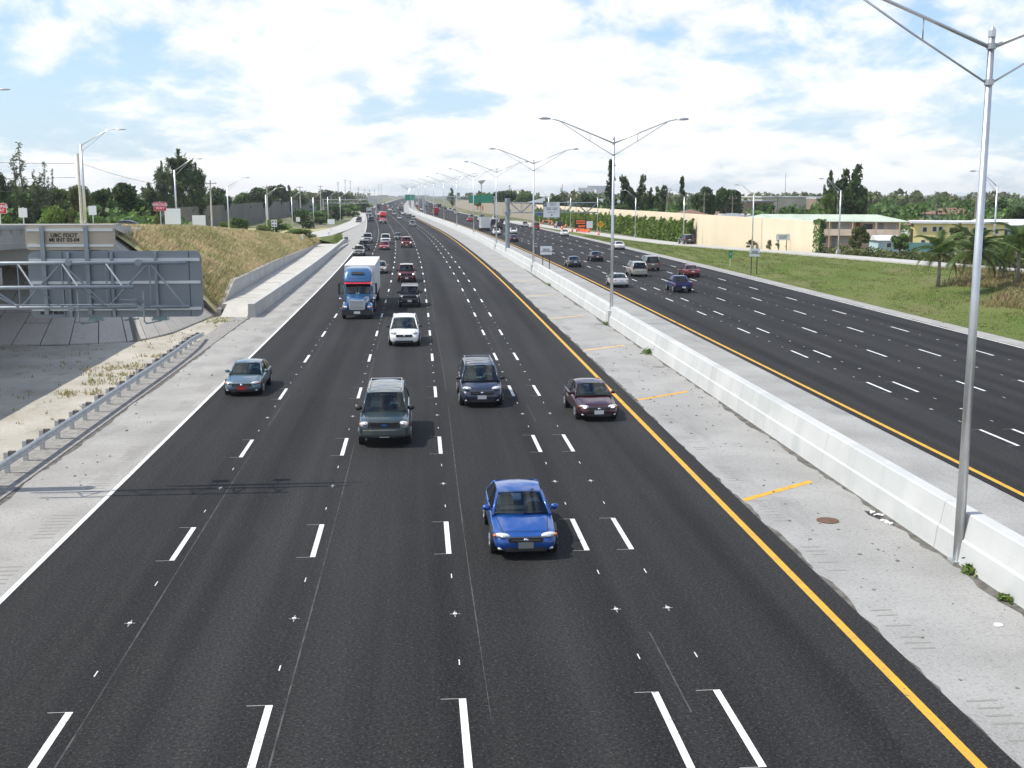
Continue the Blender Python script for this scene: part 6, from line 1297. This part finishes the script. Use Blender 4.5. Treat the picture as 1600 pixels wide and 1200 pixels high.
tree('bush', 2, 468, 357, 208, 54, 'leaf_light', 'bright bushy shrub on top of the dry grass bank', 'shrub', hL(-21.0, 208) - .2, None, 'shrub')
RT = [('spire', 1, 955, 250, 330, 24, 'leaf_dark', 'tall slim tiered pine left of the dark right trees'), ('clump', 1, 986, 266, 335, 52, 'leaf_dark', 'tall dark clumpy tree beside the slim tiered pine'), ('clump', 2, 1012, 279, 330, 30, 'leaf_dark', 'dark upright tree second in the tall row'), ('clump', 3, 1033, 284, 325, 34, 'leaf_dark', 'dark upright tree third in the tall row'), ('spire', 2, 1066, 275, 320, 17, 'leaf_dark', 'narrow dark pine standing alone behind the beige wall'), ('broad', 1, 1100, 289, 300, 46, 'leaf_dark', 'dark domed tree behind the beige wall'), ('broad', 2, 1136, 293, 310, 56, 'leaf_dark', 'wide dark tree right of the domed one'), ('round', 3, 965, 318, 300, 40, 'leaf_dark', 'dark tree base left of the second twin lamp'), ('bush', 1, 1010, 325, 295, 60, 'leaf_mid', 'green scrub above the hedge, centre'), ('bush', 2, 1060, 328, 290, 50, 'leaf_mid', 'green scrub above the beige wall'), ('bush', 3, 1190, 318, 300, 60, 'leaf_dark', 'dark scrub left of the cream warehouse'), ('bush', 4, 1240, 318, 300, 60, 'leaf_dark', 'dark scrub below the cream warehouse'),
      ('clump', 4, 1328, 252, 262, 74, 'leaf_dark', 'biggest dark clumpy tree above the motel roof'), ('clump', 5, 1303, 259, 258, 34, 'leaf_dark', 'left spire of the biggest dark tree'), ('clump', 6, 1350, 286, 264, 44, 'leaf_dark', 'right low side of the biggest dark tree'), ('feather', 2, 1295, 298, 250, 44, 'leaf_light', 'yellow green feathery tree left of the biggest one'),
      ('broad', 4, 1385, 322, 300, 52, 'leaf_dark', 'dark low tree right of the biggest one'), ('broad', 5, 1430, 318, 310, 56, 'leaf_mid', 'green tree left of the brown roof house'), ('plume', 1, 1470, 300, 330, 40, 'leaf_pine', 'pale plumed tree behind the brown roof house'), ('broad', 3, 1508, 312, 340, 50, 'leaf_mid', 'green tree right behind the brown roof house'), ('broad', 1, 1558, 310, 300, 56, 'leaf_dark', 'dark tree right of the near lamp pole'), ('round', 5, 1593, 322, 230, 60, 'leaf_dark', 'big dark round tree at the right edge'),
      ('round', 2, 1344, 350, 178, 38, 'leaf_olive', 'round olive tree before the motel balcony'), ('round', 4, 1407, 361, 176, 34, 'leaf_mid', 'green round tree before the motel end'), ('feather', 3, 1500, 350, 170, 50, 'leaf_olive', 'olive wispy tree before the yellow block'), ('round', 1, 1598, 355, 150, 46, 'leaf_mid', 'green tree at right edge above the palms'), ('clump', 1, 742, 305, 700, 26, 'leaf_mid', 'far green tree beside the fifth lamp'), ('broad', 2, 790, 297, 560, 52, 'leaf_dark', 'dark wide tree above the tan wall'), ('plume', 2, 796, 289, 560, 20, 'leaf_dark', 'wispy top above the dark wide tree'), ('broad', 3, 820, 301, 540, 40, 'leaf_mid', 'green tree left of the third lamp'), ('broad', 4, 866, 302, 430, 40, 'leaf_dark', 'dark tree between the grey roofs'), ('plume', 3, 879, 287, 600, 14, 'leaf_dark', 'dark palm like top above the grey roofs'), ('broad', 5, 912, 303, 420, 36, 'leaf_dark', 'dark tree right of the grey roofs'), ('round', 3, 930, 299, 430, 30, 'leaf_mid', 'round tree below the white towers'), ('column', 1, 706, 292, 900, 7, 'leaf_dark', 'thin poplar on the horizon near the lamps'), ('broad', 1, 758, 301, 620, 40, 'leaf_mid', 'green tree between fifth lamp and dark wide tree')]
for kd, sd_, px, top, Y, w, lf, lb in RT: tree(kd, sd_, px, top, Y, w, lf, lb, {'plume': 'feathery_pine', 'feather': 'feathery_pine', 'spire': 'tiered_pine', 'column': 'poplar_tree', 'bush': 'scrub_tree'}.get(kd, 'broadleaf_tree'), 0.0, G2)
# far woods: one mass each
def belt(name, label, px0, px1, y0, y1, n, h0, h1, leaf, seed, size=1.1):
    rg = np.random.default_rng(seed); blobs = []
    for i in range(n):
        Y = rg.uniform(y0, y1); px = rg.uniform(px0, px1); p = at(px, 330, Y); h = rg.uniform(h0, h1); r = rg.uniform(2.2, 4.6)
        if px < 900 and abs(p.x - cX(Y) - 14) < 44: continue
        for j in range(3): blobs.append(((p.x + rg.normal() * r * .6, Y + rg.normal() * r * .6, h - r * .8 - j * h * .3), (r * rg.uniform(.7, 1.1), r, r * .85)))
    o = obj(name, np_quads(name, leaf_quads(rg, shell_points(rg, blobs, len(blobs) * 46, .6), size, .55), leaf)); tag(o, label, 'woods', kind='stuff')
belt('far_woods', 'far green wood on the right horizon', 640, 1640, 380, 900, 210, 4, 8.5, 'leaf_mid', 1); belt('far_woods', 'paler far wood on the right horizon', 690, 1640, 600, 1500, 330, 6, 11.5, 'leaf_olive', 2, 1.5)
belt('far_woods', 'far green wood on the left horizon', -40, 600, 420, 1000, 150, 5, 9.5, 'leaf_dark', 3); belt('far_woods', 'paler far wood above the far left poles', 380, 640, 700, 1700, 160, 6, 12.5, 'leaf_olive', 4, 1.15); belt('near_woods', 'mixed undergrowth behind the left slip road', -40, 250, 170, 230, 90, 3.5, 8.0, 'leaf_mid', 5, .6); belt('near_woods', 'mixed low growth behind the motel', 1180, 1640, 230, 330, 130, 3.5, 7.0, 'leaf_mid', 6, .7)
# ivy hedge on the beige wall
rg = np.random.default_rng(9); n = 30000; Yh = 222 + 200 * rg.random(n) ** 1.25; top_ = 3.7 + .4 * np.sin(Yh * .8) + .35 * np.sin(Yh * 2.3) + .4 * rg.random(n); zz = top_ * rg.random(n) ** .75
wx_ = np.array([wallx(y) + cX(y) for y in Yh]); xx = wx_ - .15 - (1.5 * np.sqrt(np.clip(1 - (zz / 5.2) ** 2, .05, 1))) * (.55 + .45 * rg.random(n)) - .25 * np.sin(Yh * 1.7) * rg.random(n)
hd = obj('ivy_hedge', np_quads('ivy_hedge', leaf_quads(rg, np.stack([xx, Yh, zz + .1], 1), .34, .6), 'leaf_hedge')); tag(hd, 'tall light green ivy hedge covering the foot of the beige wall', 'hedge')
n = 2200; Yh = 160.6 + 2.6 * rg.random(n); zz = 5.9 * rg.random(n); zz2 = zz + .1; xx = 57.0 - .35 * rg.random(n) + (rg.random(n) - .3) * .9 * (zz / 6)
vn = obj('vine', np_quads('vine', leaf_quads(rg, np.stack([xx, Yh, zz2], 1), .22, .6), 'leaf_mid')); tag(vn, 'green vine climbing the end of the beige wall', 'vine')
# shrubs at the wall foot
for k, (px, py, w, h) in enumerate(((1175, 388, 12, 14), (1204, 388, 10, 14), (1222, 390, 16, 17), (1238, 391, 14, 14), (1252, 392, 16, 15), (1264, 394, 12, 11), (1281, 395, 10, 14))):
    Y = float(np.interp(px, [1175, 1290], [187, 163])); p = at(px, py, Y); tree('bush', 1 + k % 4, px, py - h, Y, w * 1.6, 'leaf_olive', 'small olive shrub at the foot of the beige wall', 'shrub', zr(Y), 'small shrubs at the beige wall', 'shrub')
# low scrub line beyond the right slip road
rg = np.random.default_rng(12); n = 9000; Yh = 60 + 102 * rg.random(n); xr_ = np.array([rampr(y) for y in Yh]); xx = xr_ + 4.2 + 3.2 * rg.random(n); zb_ = np.array([hR(x, y) for x, y in zip(xx, Yh)]); hh = (.6 + .7 * np.abs(np.sin(Yh * .35))) * rg.random(n)
tag(obj('roadside_scrub', np_quads('roadside_scrub', leaf_quads(rg, np.stack([xx, Yh, zb_ + hh], 1), .24, .5), 'leaf_olive')), 'low scrub along the outer edge of the right slip road', 'scrub', kind='stuff')
# palms
def frond_mesh(seed, L_=2.6, old=False):
    ro = random.Random(seed); pts = []; b = MB(); n = 13; sag = ro.uniform(.75, 1.25)
    for i in range(n + 1): t = i / n; pts.append(Vector((L_ * t * (1 - .12 * t * sag), 0, L_ * (.55 * t - .95 * sag * t * t))))
    b.tube(pts, [.035 * (1 - .8 * i / n) for i in range(n + 1)], 4)
    for i in range(1, n + 1):
        for sub in (0, .5):
            p = pts[i].lerp(pts[i - 1], sub); t = i / n; ll = .72 * math.sin(math.pi * min(1, .15 + .8 * t)) + .12
            for s in (-1, 1):
                d = Vector((.45, s * .8, -.38 + ro.uniform(-.12, .1))) * ll; w = Vector((.05, 0, .01)); b.add([p - w, p + w, p + d], [(0, 1, 2)])
    return b.mesh('frond', 'leaf_palm_old' if old else 'leaf_palm')
FR = [frond_mesh(k) for k in range(4)]; FO = [frond_mesh(9, 2.2, True)]
def palm(px, py, h, label, seed, s=1.0):
    q = hit(px, py, hR); t = empty('palm_tree', (q.x, q.y, q.z - .1), 0, label, 'palm tree', 'palms on the right bank'); ro = random.Random(seed)
    MB().tube([(0, 0, 0), (.08, 0, h * .5), (.03, .05, h)], [.2 * s, .13 * s, .12 * s], 10).build('trunk', 'bark_pale', t, smooth=True); MB().tube([(.03, .05, h - .1), (.03, .05, h + .55 * s)], [.15 * s, .06], 8).build('crownshaft', mat('palm_shaft', (0.20, 0.20, 0.08), .7), t, smooth=True)
    for k in range(27):
        old = k >= 24; o = obj('frond', (FO[0] if old else FR[k % 4]), t, (.03, .05, h + .4 * s - (.2 if old else 0))); el = ro.uniform(-1.25, .45) if not old else ro.uniform(.35, .6)
        o.rotation_euler = (0, el, k * 2.399 + ro.uniform(-.2, .2)); o.scale = (s * ro.uniform(.8, 1.15),) * 3
    return t
palm(1465, 449, 3.0, 'coconut palm with bare slanting trunk, leftmost on the bank', 1, 1.08); palm(1521, 459, 3.3, 'thickest palm right beside the near lamp pole', 2, 1.2); palm(1566, 440, 2.0, 'small palm just right of the near lamp pole', 3, .8); palm(1588, 445, 3.4, 'palm at the right edge of the frame', 4, 1.15)
palm(1560, 432, 2.2, 'small dark palm behind the near lamp pole', 6, .8)
# grasses
def tufts(name, label, pts, hlo, hhi, m, seed, blades=5, wid=.05, lean=.5, spread=.14):
    rg = np.random.default_rng(seed); P0 = np.repeat(np.array(pts), blades, 0); n = len(P0); P0 = P0 + np.concatenate([rg.normal(size=(n, 2)) * spread, np.zeros((n, 1))], 1)
    a = rg.uniform(0, 6.28, n); h = rg.uniform(hlo, hhi, n); ln = rg.random(n) * lean * h; side = np.stack([-np.sin(a), np.cos(a), np.zeros(n)], 1) * wid; d = np.stack([np.cos(a) * ln, np.sin(a) * ln, h], 1)
    V = np.empty((n, 4, 3)); V[:, 0] = P0 - side; V[:, 1] = P0 + side; V[:, 2] = P0 + d * np.array([.75, .75, .85]) + side * .5; V[:, 3] = P0 + d
    return tag(obj(name, np_quads(name, V.reshape(-1, 3), m)), label, 'grass', kind='stuff')
rg = np.random.default_rng(77)
def scatterL(n, ya, yb):
    out = []
    while len(out) < n:
        Y = ya + (yb - ya) * rg.random() ** 1.2; xw, xc = xwall(Y) - .3, xcrest(Y) - 2.5; x = xw + (xc - xw) * rg.random(); z = hL(x, Y)
        if Y < 97 and x < -20 + (Y - 92): pass
        out.append((x + (cX(Y) if Y > 230 else 0), Y, z - .05))
    return out
pl = scatterL(22000, 94.5, 235); f_ = np.array([math.sin(p[0] * .55 + 1.3) * math.cos(p[1] * .13) + .5 * math.sin(p[1] * .31 + p[0]) for p in pl]) + rg.normal(size=len(pl)) * .45
tufts('dry_grass', 'tall straw coloured grass on the left bank', [p for p, q in zip(pl, f_) if q > -.25], .16, .46, 'grass_dry', 1, 8, .022, 1.0, .22); tufts('green_grass', 'greener tufts among the dry grass on the left bank', [p for p, q in zip(pl, f_) if q <= -.25], .18, .48, mat('x', (0, 0, 0)) and make_leaf('grass_olive', (0.23, 0.245, 0.085), (0.34, 0.325, 0.15), (0.38, 0.30, 0.15)).name, 2, 8, .024, 1.0, .22)
def scatterR(n, ya, yb, x0f, x1f, cond=None):
    out = []
    while len(out) < n:
        Y = ya + (yb - ya) * rg.random() ** 1.35; a, c = x0f(Y), x1f(Y); x = a + (c - a) * rg.random() + cX(Y)
        if cond and not cond(x, Y): continue
        out.append((x, Y, hR(x, Y) - .03))
    return out
tufts('lawn_grass', 'short green grass of the right bank', scatterR(24000, 55, 265, lambda Y: 39.9, lambda Y: rampr(Y) - 3.1), .03, .11, 'grass_green', 3, 4, .05, .9, .2)
sc = lambda x, Y: (x > 45 + (Y - 78) * .24 + 2.0 * math.sin(Y * .4)) if Y < 118 else rg.random() < .02 and x > 50
tufts('brown_scrub_grass', 'tall brown and olive scrub grass around the palms', scatterR(4200, 58, 122, lambda Y: 44.5, lambda Y: rampr(Y) - 3.2, sc), .2, .6, 'grass_brown', 4, 7, .03, .9, .3)
tufts('olive_scrub_grass', 'olive green scrub grass around the palms', scatterR(5000, 58, 125, lambda Y: 46.5, lambda Y: rampr(Y) - 3.0, lambda x, Y: sc(x, Y) and math.sin(x * .7) * math.cos(Y * .23) > -.2), .2, .6, 'grass_olive', 5, 7, .03, .9, .3)
pts = []
while len(pts) < 2600:
    Y = rg.uniform(228, 292); x0, x1 = rampl(Y) + ramplw(Y) + .2, (-13.6 if Y < 236 else lsh(Y)); 
    if x0 < x1: pts.append((rg.uniform(x0, x1) + cX(Y), Y, .05 + zcrest(Y) * .3))
tufts('gore_grass', 'green grass of the small gore lawn', pts, .06, .25, 'grass_green', 6, 4, .06, .9, .2)
pts = [(rg.uniform(-30, -14.8), rg.uniform(46, 92), -.02) for _ in range(260)]
pts = [(p[0] + rg.normal() * .7, p[1] + rg.normal() * .5, -.02) for p in ([(-16.5, 63), (-15.8, 66), (-17.6, 65), (-15.4, 70), (-16.8, 57), (-16.2, 60.5), (-15.3, 89), (-15.9, 91)]) for _ in range(36)] + pts
tufts('sand_weeds', 'sparse weeds growing on the sand by the guardrail', pts, .04, .2, 'grass_olive', 7, 5, .03, 1.2, .1)
for k, (x, Y, s, lb) in enumerate(((13.9, 68.8, .5, 'green weed clump at the barrier foot beyond the hatch bars'), (14.02, 27.4, .26, 'small green weed at the foot of the nearest lamp'), (13.9, 25.4, .2, 'tiny weed with stalks at the barrier near the right edge'), (13.85, 84.6, .3, 'dry weed at the foot of the second lamp'), (13.9, 122, .35, 'small weed at the barrier foot far up the shoulder'))):
    P_ = rg.normal(size=(150 if k < 2 else 70, 3)) * np.array([.35, .5, .3]) * s; P_[:, 2] = np.abs(P_[:, 2]) + .03
    tag(obj('weed', np_quads('weed', leaf_quads(rg, P_, .07 + .06 * s, .4, up=.4), 'leaf_light'), None, (x, Y, 0)), lb, 'weed', 'weeds along the median barrier')
# ------------------------------------------------------------------ moist air over the whole place
hz = MB().box((0, 2150, 19), (6200, 5000, 42)).build('haze', mat('haze_surface', (1, 1, 1))); hz['kind'] = 'stuff'; hz['label'] = 'thin pale haze in the air over the motorway'; hz['category'] = 'haze'
hm = bpy.data.materials.new('haze'); hm.use_nodes = True; nt = hm.node_tree; nt.nodes.clear(); o_ = nt.nodes.new('ShaderNodeOutputMaterial'); v_ = nt.nodes.new('ShaderNodeVolumePrincipled')
v_.inputs['Color'].default_value = (0.93, 0.96, 1, 1); v_.inputs['Density'].default_value = 0.00011; v_.inputs['Anisotropy'].default_value = 0.2; nt.links.new(v_.outputs[0], o_.inputs['Volume']); hz.data.materials[0] = hm
